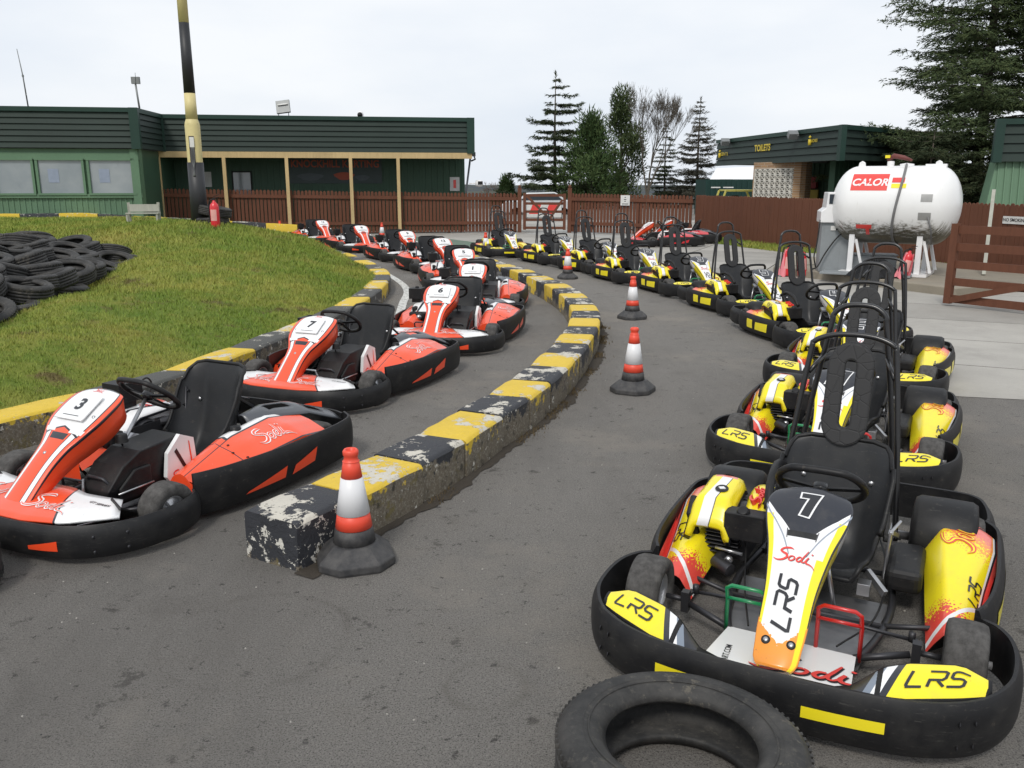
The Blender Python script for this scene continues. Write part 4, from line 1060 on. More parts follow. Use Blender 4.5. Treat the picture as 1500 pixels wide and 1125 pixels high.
kerb('dividing_kerb', [(-.985, 3.63), (-.50, 4.48), (-.28, 4.93), (-.07, 5.47), (.13, 5.94), (.46, 6.96), (.75, 8.16), (.94, 9.16), (1.05, 10.3), (1.03, 11.5), (.90, 12.63), (.71, 13.63), (.3, 15.2), (-.1, 16.5), (-.5, 17.7), (-.9, 18.5)], .25, .34, .56,
     'long curved kerb of yellow and black concrete blocks dividing the two kart queues', 1, lj=[.44, .55, .49, .6, .5, .52, .56, .58, .58, .52, .5, .55, .6, .57, .6, .55, .57])
KERBL = [(-3.75, 4.2), (-3.6, 4.9), (-3.36, 5.39), (-3.11, 5.88), (-2.75, 6.58), (-2.58, 7.19), (-2.41, 7.98), (-2.3, 8.6), (-2.05, 10.2), (-1.95, 11.6), (-1.94, 13.1), (-2.08, 14.6), (-2.4, 15.9), (-2.95, 17.5), (-3.8, 19.5), (-4.9, 21.6), (-6.6, 24.2), (-8.4, 26.3)]
kerb('mound_kerb', KERBL, .23, .30, .98, 'kerb of yellow and grimy black blocks along the foot of the grass mound', 1, mats=(KY, KD))

# ------------------------------------------------------------------ grass mound
KP = [Vector((p.x, p.y)) for p in catmull([(x, y, 0) for x, y in KERBL], 8)]
def xk(y):
    for i in range(len(KP) - 1):
        if KP[i].y <= y <= KP[i + 1].y: return lerp(KP[i].x, KP[i + 1].x, (y - KP[i].y) / (KP[i + 1].y - KP[i].y))
    return KP[0].x if y < KP[0].y else KP[-1].x
ctl = [(-4.5, 7.3, .45), (-5.0, 9.5, .52), (-5.35, 12.3, .70), (-5.7, 15, .80), (-5.9, 17.2, .90), (-6.4, 18.4, .92), (-4.6, 5.6, .42), (-5.6, 4.2, .4),
       (-14.4, 24.5, .76), (-10.2, 24.5, .76), (-18, 24, .76), (-8, 13.0, .0), (-9.5, 11, .0), (-7, 10, .0), (-6.6, 11.6, .0), (-6.0, 8.3, .15), (-10.5, 14.0, .05), (-13, 15, .3), (-12, 8, .1), (-17, 15, .4), (-7.5, 8, .1), (-9.6, 19, .78), (-7.6, 16, .86), (-8.6, 21.5, .78), (-12, 19.5, .68),
       (-8, 23.6, .7), (-5.4, 21, .55), (-4.3, 18.4, .62), (-3.9, 15.5, .58), (-3.5, 12.5, .5), (-3.6, 9.5, .42), (-3.9, 7.2, .40), (-7.0, 6.4, .2), (-16, 28, .5), (-9, 27, .32), (-12.5, 27.5, .42)]
for i in range(0, len(KP), 4): ctl.append((KP[i].x - .30, KP[i].y, .17))
CT = np.array(ctl, dtype=float)
def _phi(r): return np.where(r > 1e-9, r, 0)
D = np.sqrt(((CT[:, None, :2] - CT[None, :, :2]) ** 2).sum(-1)); A = _phi(D) + np.eye(len(CT)) * -.08
A = np.block([[A, np.ones((len(CT), 1))], [np.ones((1, len(CT))), np.zeros((1, 1))]]); WT = np.linalg.solve(A, np.append(CT[:, 2], 0))
def mh(x, y):
    d = np.sqrt((CT[:, 0] - x) ** 2 + (CT[:, 1] - y) ** 2); z = float((_phi(d) * WT[:-1]).sum() + WT[-1])
    return z + noise.noise(Vector((x * .9, y * .9, 0))) * .045 + noise.noise(Vector((x * 3, y * 3, 3))) * .018
def grassmat(name, base=(.13, .18, .032)):
    m = M(name, base, .9, 0, .15); W = m.world(); a = m.noise(.55, 5, .65, W); c = m.noise(3.4, 6, .7, W); f = m.noise(60, 4, .75, W)
    m.layer(a.ramp(.42, .62), (.235, .235, .05)); m.layer(c.ramp(.5, .68) * .7, (.08, .145, .02)); m.layer((m.noise(1.25, 6, .72, W)).ramp(.58, .66) * .85, (.12, .085, .045)); m.layer(m.noise(.9, 6, .75, W, dist=.5).ramp(.54, .64) * .5, (.27, .22, .06))
    m.layer(m.noise(6, 6, .75, W).ramp(.62, .70) * .6, (.065, .045, .025))
    m.scale_col(f * .9 + .55); m.bump(f + c * .8, .8, .02); return m.m
GRM = grassmat('mossy_grass')
b = MB(); ny = 150; nxx = 110
ys = [3.6 + (28.5 - 3.6) * (j / (ny - 1)) ** 1.35 for j in range(ny)]; vs = []; fs = []
for y in ys:
    x1 = xk(y) - .27
    for i in range(nxx):
        t = (i / (nxx - 1)) ** 1.4; x = x1 - t * (26 + x1 if y > 5 else 8); vs.append((x, y, max(.02, mh(x, y)) if i else .13))
for j in range(ny - 1):
    for i in range(nxx - 1): fs.append((j * nxx + i, (j + 1) * nxx + i, (j + 1) * nxx + i + 1, j * nxx + i + 1))
b.add(vs, fs); tag(b.build('grass_mound', GRM), kind='structure')
# blades
def blades(name, pts, mat, hmul=1.):
    n = len(pts); V = np.empty((n * 3, 3), dtype=np.float32); rg = np.random.default_rng(5)
    P_ = np.array(pts, dtype=np.float32); d = np.sqrt(P_[:, 0] ** 2 + P_[:, 1] ** 2)
    hgt = (.018 + rg.random(n) * .03) * hmul * np.clip(d / 10, .8, 1.9); wd = .0035 * np.clip(d / 6, 1, 3.2); an = rg.random(n) * 6.283; le = (rg.random((n, 2)) - .5) * 1.6
    dx = np.cos(an) * wd; dy = np.sin(an) * wd
    V[0::3] = P_ + np.stack([dx, dy, dx * 0 - .004], 1); V[1::3] = P_ - np.stack([dx, dy, dx * 0 + .004], 1); V[2::3] = P_ + np.stack([le[:, 0] * hgt, le[:, 1] * hgt, hgt], 1)
    me = bpy.data.meshes.new(name); me.vertices.add(n * 3); me.vertices.foreach_set('co', V.ravel()); me.loops.add(n * 3); me.loops.foreach_set('vertex_index', np.arange(n * 3, dtype=np.int32))
    me.polygons.add(n); me.polygons.foreach_set('loop_start', np.arange(0, n * 3, 3, dtype=np.int32)); me.update(); me.validate(); me.materials.append(mat)
    o = bpy.data.objects.new(name, me); col.objects.link(o); return o
m = M('grass_blades', (.165, .24, .036), .7, 0, .2); W = m.world(); m.layer(m.noise(.55, 5, .65, W).ramp(.42, .62), (.30, .31, .065)); m.layer(m.noise(3.4, 6, .7, W).ramp(.5, .68) * .6, (.11, .23, .03)); m.layer(m.noise(1.25, 6, .72, W).ramp(.58, .66) * .8, (.15, .11, .055)); m.layer(m.noise(.9, 6, .75, W, dist=.5).ramp(.54, .64) * .5, (.34, .28, .08)); m.layer(m.noise(90, 2, .5, W).ramp(.5, .65) * .5, (.26, .24, .07)); BLM = m.m
pts = []
while len(pts) < 120000:
    y = 4.6 + (27 - 4.6) * rnd.random() ** 1.7; x = xk(y) - .26 - rnd.random() ** 1.2 * (4.2 + y * .5)
    if x < -.68 * y - .5: continue
    pts.append((x, y, mh(x, y)))
for k in range(9000):
    y = rnd.uniform(4.6, 15); x = xk(y) - .27 - abs(rnd.gauss(0, .05)); pts.append((x, y, .16 + rnd.random() * .05))
tag(blades('grass', pts, BLM), 'short mossy grass growing over the mound', 'grass', kind='stuff')
# weeds and dirt at the foot of the dividing kerb
m = M('kerb_dirt', (.045, .036, .026), .95); m.scale_col(m.noise(80, 4, .8, m.world()) * 1.4 + .3); m.bump(m.noise(120, 4, .8, m.world()), .8, .01); DIRT = m.m
def dirtstrip(path, w0, side, name):
    P = catmull([(x, y, 0) for x, y in path], 30); b = MB(); vs = []; fs = []
    for i, p in enumerate(P):
        t = (P[min(i + 1, len(P) - 1)] - P[max(i - 1, 0)]).normalized(); n = Vector((t.y, -t.x, 0)) * side
        w = w0 * (.3 + 1.1 * abs(noise.noise(p * 1.7)) + .5 * abs(noise.noise(p * 9)) + .25 * rnd.random()); vs += [p + Vector((0, 0, .006)) - n * .02, p + n * w + Vector((0, 0, .005))]
    for i in range(len(P) - 1): fs.append((2 * i, 2 * i + 1, 2 * i + 3, 2 * i + 2))
    b.add(vs, fs, 0, smooth=False); return tag(b.build(name, DIRT), 'dark dirt gathered along the foot of the kerb', 'dirt', kind='stuff')
dirtstrip([(-.985, 3.60), (-.50, 4.48), (.13, 5.94), (.46, 6.96), (.75, 8.16), (.94, 9.16), (1.05, 10.3), (1.03, 11.5), (.90, 12.63)], .10, 1, 'kerb_dirt')
pts = []
for k in range(2600):
    t = rnd.random(); i = rnd.randrange(7); Q = [(-.5, 4.48), (.13, 5.94), (.46, 6.96), (.75, 8.16), (.94, 9.16), (1.05, 10.3), (1.03, 11.5), (.90, 12.63)]; a = Q[i]; c = Q[i + 1]
    x = lerp(a[0], c[0], t); y = lerp(a[1], c[1], t)
    if noise.noise(Vector((x * 2.5, y * 2.5, 9))) < .05: continue
    pts.append((x + .015 + abs(rnd.gauss(0, .045)), y, .004))
tag(blades('kerb_weeds', pts, simple('dry_weeds', (.10, .07, .03), .9), .8), 'dry weeds growing at the foot of the dividing kerb', 'weeds', kind='stuff')
# small stones scattered
b = MB(); 
for k in range(450):
    x, y = rnd.uniform(-3, 3), 2 + 9 * rnd.random() ** 1.5
    s = rnd.uniform(.0015, .0045); b.box((x, y, s * .4), (s * 2, s * 1.6, s), Matrix.Rotation(rnd.random() * 6, 3, 'Z'), mi=rnd.randrange(2), taper=(.6, .5))
tag(b.build('loose_grit', [simple('grit_light', (.36, .34, .31), .9), simple('grit_dark', (.05, .05, .05), .9)]), 'fine loose grit scattered over the asphalt', 'grit', kind='stuff')

# ------------------------------------------------------------------ tyres
def tyre_mesh(name, r=.32, w=.20, tread=0, n=56):
    ri = r * .60; hw = w / 2
    prof = [(ri, -hw * .62), (ri + .012, -hw * .78), (ri * 1.12, -hw * .92), (r * .84, -hw * 1.02), (r * .93, -hw * .92), (r * .985, -hw * .76)]
    for g in (-.5, -.17, .17, .5):
        prof += [(r, hw * (g - .10)), (r - .008, hw * (g - .085)), (r - .008, hw * (g - .02)), (r, hw * (g - .005))]
    prof += [(r * .985, hw * .76), (r * .93, hw * .92), (r * .84, hw * 1.02), (ri * 1.12, hw * .92), (ri + .012, hw * .78), (ri, hw * .62), (ri + .008, hw * .5), (r * .86, hw * .62), (r * .93, 0), (r * .86, -hw * .62), (ri + .008, -hw * .5)]
    b = MB(); b.lathe(prof, n, 'z', closed=True)
    for rr in (ri * 1.22, ri * 1.3):
        b.lathe([(rr, hw * .985), (rr + .003, hw * 1.01), (rr + .006, hw * .985)], n, 'z')
    if tread:
        for k in range(n * 2):
            a = k * math.pi / n; b.box((math.cos(a) * (r - .002), math.sin(a) * (r - .002), hw * (.62 if k % 2 else -.62)), (.010, .010, hw * .26), Matrix.Rotation(a, 3, 'Z') @ Matrix.Rotation(.3 if k % 2 else -.3, 3, 'X'))
    return b.build(name, OLDT)
m = M('weathered_tyre', (.02, .02, .02), .62, 0, .35); n = m.noise(7, 6, .7); m.layer(n.ramp(.40, .72) * .6, (.085, .08, .073)); m.layer(m.noise(40, 5, .7).ramp(.56, .72) * .45, (.12, .11, .09)); m.layer(m.noise(5, 7, .8).ramp(.6, .64) * .5, (.13, .115, .09)); m.bump(m.noise(60, 5, .7), .25, .004); OLDT = m.m
t1 = tyre_mesh('car_tyre', .36, .215, 1, 88); t1.location = (.485, 2.15, .115); t1.rotation_euler = (R(-2), R(1), 0); tag(t1, 'big worn black tyre lying flat on the asphalt in front of yellow kart 1', 'tyre')
t2 = tyre_mesh('car_tyre', .33, .19, 1); t2.location = (-2.60, 3.42, .10); tag(t2, 'black tyre cut off by the left edge, beside orange kart 3', 'tyre')
t3 = tyre_mesh('car_tyre', .34, .2, 1); px_, py_ = -6.3, 18.25; zb = mh(px_, py_)
t3.location = (px_, py_, zb + .06); t3.rotation_euler = (R(4), R(-5), 0); tag(t3, 'lower of two black tyres lying round the foot of the striped pole', 'tyre')
t4 = t3.copy(); col.objects.link(t4); t4.location = (px_ + .06, py_ + .02, zb + .26); t4.rotation_euler = (R(8), R(6), 1); tag(t4, 'upper of two black tyres stacked round the foot of the striped pole', 'tyre')
src = tyre_mesh('car_tyre', .31, .20, 1, 44); first = True; cnt = 0; placed = []
y = 7.9
while y < 14.3:
    xr = -4.98 - .15 * (y - 8) - .26; x = xr - rnd.uniform(0, .15)
    while x > -.62 * y - .5:
        o = src if first else src.copy()
        if not first: col.objects.link(o)
        first = False
        lay = cnt % 3; z = (.56 if cnt % 2 else .38) + .55 * min(.5, max(0, xr - x) * .35)
        o.location = (x, y, z); tl = rnd.uniform(2, 16) if lay else rnd.uniform(10, 34)
        o.rotation_euler = (R(rnd.uniform(-10, tl)), R(rnd.uniform(-20, 20)), rnd.uniform(0, 6)); s = rnd.uniform(.92, 1.1); o.scale = (s, s, rnd.uniform(.85, 1.1))
        tag(o, 'worn black car tyre lying in the heap behind the grass ridge at left', 'tyre', 'old tyres heaped behind the grass ridge'); cnt += 1
        x -= rnd.uniform(.26, .38)
    y += .43
# ------------------------------------------------------------------ traffic cones
m = M('cone_red', (.75, .07, .035), .45); m.layer(m.noise(9, 6, .7).ramp(.5, .8) * .3, (.3, .1, .07)); CR = m.m
m = M('cone_white', (.72, .72, .73), .4); m.layer(m.noise(8, 7, .75).ramp(.55, .8) * .3, (.4, .39, .37)); m.layer(m.noise(30, 7, .75, stretch=(1, 1, .2)).ramp(.6, .75) * .3, (.4, .39, .36)); CW = m.m
m = M('cone_black', (.028, .028, .03), .6); m.layer(m.noise(12, 6, .7).ramp(.4, .7) * .7, (.10, .095, .09)); m.bump(m.noise(40, 4), .3, .004); CK = m.m
def make_cone():
    root = empty('traffic_cone')
    b = MB(); R0 = .20
    def ring(r, z, sq): 
        out = []
        for k in range(8):
            a = math.pi / 8 + k * math.pi / 4; out.append((math.cos(a) * r, math.sin(a) * r, z))
        return out
    def corner(r, z):
        c = r * .52; return [(r, -c, z), (r, c, z), (c, r, z), (-c, r, z), (-r, c, z), (-r, -c, z), (-c, -r, z), (c, -r, z)]
    secs = [corner(.175, .0), corner(.178, .012), corner(.176, .04), corner(.160, .055), corner(.115, .095), corner(.105, .105), corner(.02, .105)]
    vs = [p for s_ in secs for p in s_]; fs = []
    for i in range(len(secs) - 1):
        for k in range(8): fs.append((i * 8 + k, i * 8 + (k + 1) % 8, (i + 1) * 8 + (k + 1) % 8, (i + 1) * 8 + k))
    b.add(vs, fs, 0, smooth=False); b.build('cone_base', CK, root, bevel=.006)
    def rad(z): return lerp(.098, .036, (z - .10) / .41)
    def band(z0, z1, m_, nm, ex=0.):
        b = MB(); b.lathe([(rad(z0) + ex - .006, z0), (rad(z0) + ex, z0 + .002), (rad(z1) + ex, z1 - .002), (rad(z1) + ex - .006, z1)], 32); b.build(nm, m_, root)
    band(.10, .175, CK, 'cone_foot', .002); band(.175, .245, CR, 'red_band'); band(.245, .42, CW, 'reflective_sleeve', .002); band(.42, .50, CR, 'red_band')
    b = MB(); b.lathe([(.040, .498), (.034, .503), (.031, .520), (.036, .528), (.037, .545), (.030, .555), (.022, .552), (.022, .5)], 24); b.build('cone_tip', CR, root); return root
C0 = make_cone(); CG = 'red and white traffic cones standing along the track'
for i, (x, y, rz, lab) in enumerate([(-.745, 3.76, .3, 'nearest red and white cone, beside the end of the dividing kerb'), (1.04, 7.15, 1.1, 'red and white cone standing alone on the asphalt between kerb and yellow kart 8'),
        (1.59, 11.2, .5, 'red and white cone on the asphalt left of yellow kart 5'), (1.04, 16.0, .2, 'red and white cone beside the dividing kerb bend, in front of the yellow karts'),
        (-.65, 21.3, 0, 'red and white cone in front of the farthest yellow kart'), (*G(560, 353), 0, 'distant cone standing behind orange kart 9 near the porch posts'), (*G(411, 349), 0, 'farthest cone, in front of the black and yellow kerb by the porch')]):
    o = C0 if i == 0 else copy_tree(C0); o.location = (x, y, .0); o.rotation_euler = (0, 0, rz); tag(o, lab, 'traffic cone', CG)
# ------------------------------------------------------------------ timber, building materials
def wood(name, base, stain=(.05, .03, .02), k=.5, rough=.75, rows=None):
    m = M(name, base, rough, 0, .25); W = m.world(); n = m.noise(2.5, 6, .7, W, stretch=(6, 6, .6)); f = m.noise(30, 4, .7, W, stretch=(4, 4, .3)); c = m.noise(.9, 3, .5, W)
    m.scale_col(n * .5 + f * .3 + c * .3 + .45); m.layer(m.noise(1.7, 6, .7, W).ramp(.55, .75) * k, stain); m.bump(f, .3, .005); return m.m
BROWN = wood('brown_stained_timber', (.125, .050, .029), (.05, .03, .022)); PINE = wood('new_pine', (.50, .37, .19), (.3, .2, .1), .3)
GREYW = wood('weathered_wood', (.36, .36, .31), (.14, .16, .1)); 
def painted(name, c, rough=.5, k=.25): 
    m = M(name, c, rough, 0, .3); W = m.world(); m.scale_col(m.noise(.8, 5, .6, W) * .5 + m.noise(14, 4, .7, W) * .2 + .65); m.layer(m.noise(3, 6, .75, W, stretch=(3, 3, .4)).ramp(.55, .8) * k, tuple(v * .4 + .01 for v in c)); return m.m
FASC = painted('dark_green_boards', (.020, .034, .028), .6); FASCT = painted('dark_green_trim', (.016, .042, .032), .5); GWALL = painted('green_cladding', (.045, .095, .060)); GLITE = painted('light_green_cladding', (.115, .20, .125))
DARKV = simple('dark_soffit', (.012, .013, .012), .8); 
m = M('window_glass', (.22, .25, .27), .08, 0, .6, .5); W = m.world(); m.layer(m.noise(.6, 4, .6, W).ramp(.4, .65) * .6, (.36, .38, .39)); m.layer(m.noise(3, 5, .7, W).ramp(.6, .8) * .3, (.12, .14, .16)); GLASS = m.m  # pale grey-blue of the mirrored sky is painted into the pane colour
PAPER = simple('paper_notice', (.62, .62, .6), .7); 

class Face:
    """a vertical plane from a to b (2D points), s metres along, z up, outwards offset d"""
    def __init__(s, a, b): s.a = Vector(a); s.t = (Vector(b) - s.a).normalized(); s.L = (Vector(b) - s.a).length; s.n = Vector((s.t.y, -s.t.x))
    def p(s, x, z, d=0.): q = s.a + s.t * x + s.n * d; return Vector((q.x, q.y, z))
    def box(s, mb, x0, x1, z0, z1, d0, d1, mi=0):
        P = [s.p(x, z, d) for d in (d0, d1) for x, z in ((x0, z0), (x1, z0), (x1, z1), (x0, z1))]
        mb.add(P, [(3, 2, 1, 0), (4, 5, 6, 7), (0, 1, 5, 4), (1, 2, 6, 5), (2, 3, 7, 6), (3, 0, 4, 7)], mi, smooth=False)
def fascia(mb, F, x0, x1, z0, z1, n, mi=0, mt=1):
    h = (z1 - z0 - .13) / n
    for i in range(n):
        za = z0 + i * h; P = [F.p(x0, za, 0), F.p(x1, za, 0), F.p(x1, za, .075), F.p(x0, za, .075), F.p(x0, za + h - .012, .0), F.p(x1, za + h - .012, 0), F.p(x1, za + h - .012, .035), F.p(x0, za + h - .012, .035)]
        mb.add(P, [(0, 1, 2, 3), (7, 6, 5, 4), (3, 2, 6, 7), (0, 3, 7, 4), (1, 0, 4, 5), (2, 1, 5, 6)], mi, smooth=False)
    F.box(mb, x0 - .02, x1 + .02, z1 - .13, z1, .0, .10, mt)

# clubhouse -----------------------------------------------------------
club = empty('clubhouse', (-6.5, 31, 0)); tag(club, 'long single storey green clubhouse with dark boarded fascia and timber porch', 'building')
def kid(o, par): o.parent = par; o.matrix_parent_inverse = Matrix.Translation(-Vector(par.location)); return o
def bk(mb, name, mats, par=club, **kw): o = mb.build(name, mats, None, **kw); o.parent = par; o.location = -Vector(par.location) if par.parent is None else (0, 0, 0); return o
A0 = (-21.6, 24.95); A1 = (-11.28, 26.65); A2 = (-11.5, 29.1); A3 = (-1.45, 30.75)
FL = Face(A0, A1); FN = Face(A1, A2); FR = Face(A2, A3); FE = Face(A3, (-2.6, 37.5))
b = MB(); ZT = 3.92; ZB = 2.76
fascia(b, FL, 0, FL.L, ZB, ZT, 6); fascia(b, FR, .06, FR.L, ZB, ZT, 6); fascia(b, FN, .05, FN.L - .1, ZB, ZT, 6); fascia(b, FE, .0, FE.L, ZB, ZT, 6)
for F, x in ((FL, FL.L - .14), (FR, FR.L - .12)): F.box(b, x, x + .26, ZB - .03, ZT + .004, -.1, .12, 1)
FR.box(b, -.02, .12, ZB - .02, ZT + .002, -.05, .09, 1)
bk(b, 'fascia', [FASC, FASCT])
b = MB(); top = [A0, A1, A2, A3, (-2.6, 37.5), (-23, 35)]
b.prism([(p[0], p[1]) for p in top], lambda x, y, s: (x, y, ZT - .10 if s else ZB + .05), 0); bk(b, 'roof', DARKV)
# left wall with the three windows
b = MB(); FL.box(b, 0, FL.L, 0, 2.74, -.45, -.12, 0)
x = 0.
while x < FL.L: FL.box(b, x, x + .05, .1, 1.42, -.12, -.10, 0); x += .16
FL.box(b, 0, FL.L, 2.42, 2.62, -.12, -.05, 0); FL.box(b, 0, FL.L, 1.30, 1.42, -.12, -.04, 0)
bk(b, 'left_wall', GLITE)
def sx(px, F, d=0, z=1.6):   # where the sight line through column px meets the face
    k = (px - 750) / 1250 * .9732; a = F.a + F.n * d; e_ = .236 * (H - z)
    # x = k*(y + small) approx, solve a.x + t.x s = k*(a.y + t.y s + .42*.23)
    return (k * (a.y + e_) - a.x) / (F.t.x - k * F.t.y)
for x0, x1 in ((-70, -8), (-5, 48), (58, 122), (133, 196)):
    s0, s1 = sx(x0, FL), sx(x1, FL)
    fr = MB(); FL.box(fr, s0 - .07, s0, 1.42, 2.42, -.12, -.03); FL.box(fr, s1, s1 + .07, 1.42, 2.42, -.12, -.03); FL.box(fr, s0 - .07, s1 + .07, 1.38, 1.44, -.12, -.01); FL.box(fr, s0 - .07, s1 + .07, 2.40, 2.46, -.12, -.02)
    f = bk(fr, 'window', GLITE); g = MB(); FL.box(g, s0, s1, 1.44, 2.40, -.11, -.09); o = g.build('pane', GLASS, f)
    if x0 > 0:
        g = MB(); FL.box(g, s0 + .25, s0 + .55, 1.75, 2.15, -.085, -.082); g.build('window_notice', simple('blue_notice', (.25, .29, .38), .6), f)
b = MB(); FL.box(b, FL.L - .25, FL.L - .02, 0, 2.74, -.12, -.02); bk(b, 'corner_board', GLITE)
# recessed porch wall
RW = Face((A2[0] + .25 - 1.9 * FR.n.x * 1, A2[1] - 1.9 * FR.n.y), (A3[0] - 1.9 * FR.n.x, A3[1] - 1.9 * FR.n.y))
b = MB(); RW.box(b, -.4, RW.L, 0, 2.9, -.3, 0)
x = -.3
while x < RW.L: RW.box(b, x, x + .06, 0, 2.8, 0, .03); x += .22
RE = Face((RW.p(RW.L, 0).x, RW.p(RW.L, 0).y), (-2.6 - .3, 37)); RE.box(b, 0, RE.L, 0, 2.8, -.2, 0)
NE = Face((A1[0] - .05, A1[1] + .12), (RW.a.x - .3, RW.a.y)); NE.box(b, 0, NE.L, 0, 2.74, -.2, 0)
bk(b, 'porch_wall', GWALL)
# porch beam and posts
b = MB(); FR.box(b, -.25, FR.L + .05, 2.56, 2.755, -.06, .07); bk(b, 'porch_beam', PINE)
for px in (236, 331, 422, 515, 584):
    s = sx(px, FR); b = MB(); FR.box(b, s - .055, s + .055, 0, 2.56, .0, .10); bk(b, 'porch_post', PINE)
b = MB(); RW.box(b, sx(341, RW), sx(370, RW), 1.2, 2.15, .03, .06); w = bk(b, 'window', DARKV); b = MB(); RW.box(b, sx(343, RW), sx(368, RW), 1.25, 2.1, .06, .065); b.build('pane', GLASS, w)
b = MB(); RW.box(b, sx(213, RW), sx(228, RW), .1, 2.1, .02, .06); bk(b, 'porch_door', FASCT)
b = MB(); RW.box(b, sx(292, RW), sx(311, RW), 1.6, 2.12, .031, .04); bk(b, 'notice_board', PAPER)
b = MB(); s0, s1 = sx(424, RW), sx(560, RW); RW.box(b, s0, s1, 1.72, 2.72, .031, .045, 0)
put_text(b, 'KNOCKHILL KARTING', lambda a, c, l: RW.p((s0 + s1) / 2 + a, 2.40 + c, .049), .36, (0, 0), mi=1, bold=.02, sx=.86)
for (a, c, w_, h_, mi) in ((-.9, 1.95, .9, .26, 2), (.3, 1.98, .7, .28, 1), (.95, 1.92, .5, .2, 2)):
    pts_ = [(a + math.cos(t) * w_ / 2 * (1 + .2 * math.sin(3 * t)), c + math.sin(t) * h_ / 2) for t in frange(0, 5.9, 14)]; b.add([RW.p((s0 + s1) / 2 + p[0], p[1], .048) for p in pts_], [tuple(range(14))], mi, smooth=False)
bk(b, 'sign_board', [simple('sign_dark_blue', (.03, .05, .05), .5), simple('sign_orange', (.36, .06, .02), .5), simple('sign_grey', (.06, .08, .09), .5)])
b = MB(); RW.box(b, sx(659, RW), sx(673, RW), 1.45, 1.95, .031, .04, 0); RW.box(b, sx(664, RW), sx(668, RW), 1.55, 1.85, .04, .043, 1); bk(b, 'safety_notice', [PAPER, RED])
b = MB(); b.tube([FE.p(.3, 3.9, .15), FE.p(.3, 2.7, .15), FE.p(.25, 2.55, .2), FE.p(.5, 2.5, .1)], .03, 8); b.tube([FE.p(.6, 2.8, .1), FE.p(.6, .0, -.3)], .035, 8); b.box(FE.p(.3, 2.72, .15), (.14, .14, .14)); bk(b, 'downpipe', DGR)
b = MB(); c_ = FE.p(.4, 1.72, .35); b.lathe([(.0, .14), (.10, .12), (.13, 0), (.10, -.12), (0, -.14)], 16, 'x', c_); b.box(c_ + Vector((.05, -.13, .02)), (.17, .02, .11), mi=1); b.tube([c_, FE.p(.4, 1.72, 0)], .02, 8); bk(b, 'outdoor_speaker', [WHT, BLK])
# roof fittings
def rooft(px, d=-.5): F = FL if px < 205 else FR; s = sx(px, F, d, 4.5); return F.p(s, ZT - .1, d)
GALV = simple('galvanised', (.20, .21, .21), .5, .4)
p = rooft(38); b = MB(); b.tube([p, p + Vector((-.05, 0, 1.0)), p + Vector((-.13, 0, 1.75))], [.022, .018, .010], 8); b.lathe([(.03, -.03), (.03, .03)], 8, 'z', p + Vector((-.05, 0, 1.0))); bk(b, 'aerial', GALV)
p = rooft(202); b = MB(); b.tube([p, p + Vector((-.06, 0, .85))], .03, 8); b.box(p + Vector((-.1, 0, .93)), (.13, .1, .2)); b.box(p + Vector((.03, 0, .93)), (.09, .1, .2)); b.tube([p + Vector((-.04, 0, 1.0)), p + Vector((-.04, 0, 1.15))], .008, 6); bk(b, 'antenna_mast', GALV)
p = rooft(414); b = MB(); rt = Matrix.Rotation(R(-20), 3, 'X') @ Matrix.Rotation(R(-8), 3, 'Y'); b.box(p + Vector((0, 0, .42)), (.46, .08, .44), rt, 0); b.box(p + Vector((0, -.05, .50)), (.34, .03, .05), rt, 1); b.box(p + Vector((0, -.03, .37)), (.34, .03, .04), rt, 1)
for s in (-1, 1): b.tube([p + Vector((s * .17, 0, 0)), p + Vector((s * .17, .02, .3))], .015, 6)
bk(b, 'floodlight', [GALV, PAPER], bevel=.01)
p = rooft(527); b = MB(); b.lathe([(0, .16), (.09, .13), (.11, .04), (.10, -.04)], 16, 'z', p + Vector((0, 0, .16)), mi=0); b.lathe([(.0, -.10), (.06, -.08), (.09, 0)], 16, 'y', p + Vector((0, -.08, .19)), mi=1); b.tube([p, p + Vector((0, 0, .15))], .04, 8); bk(b, 'security_camera', [WHT, BLK])

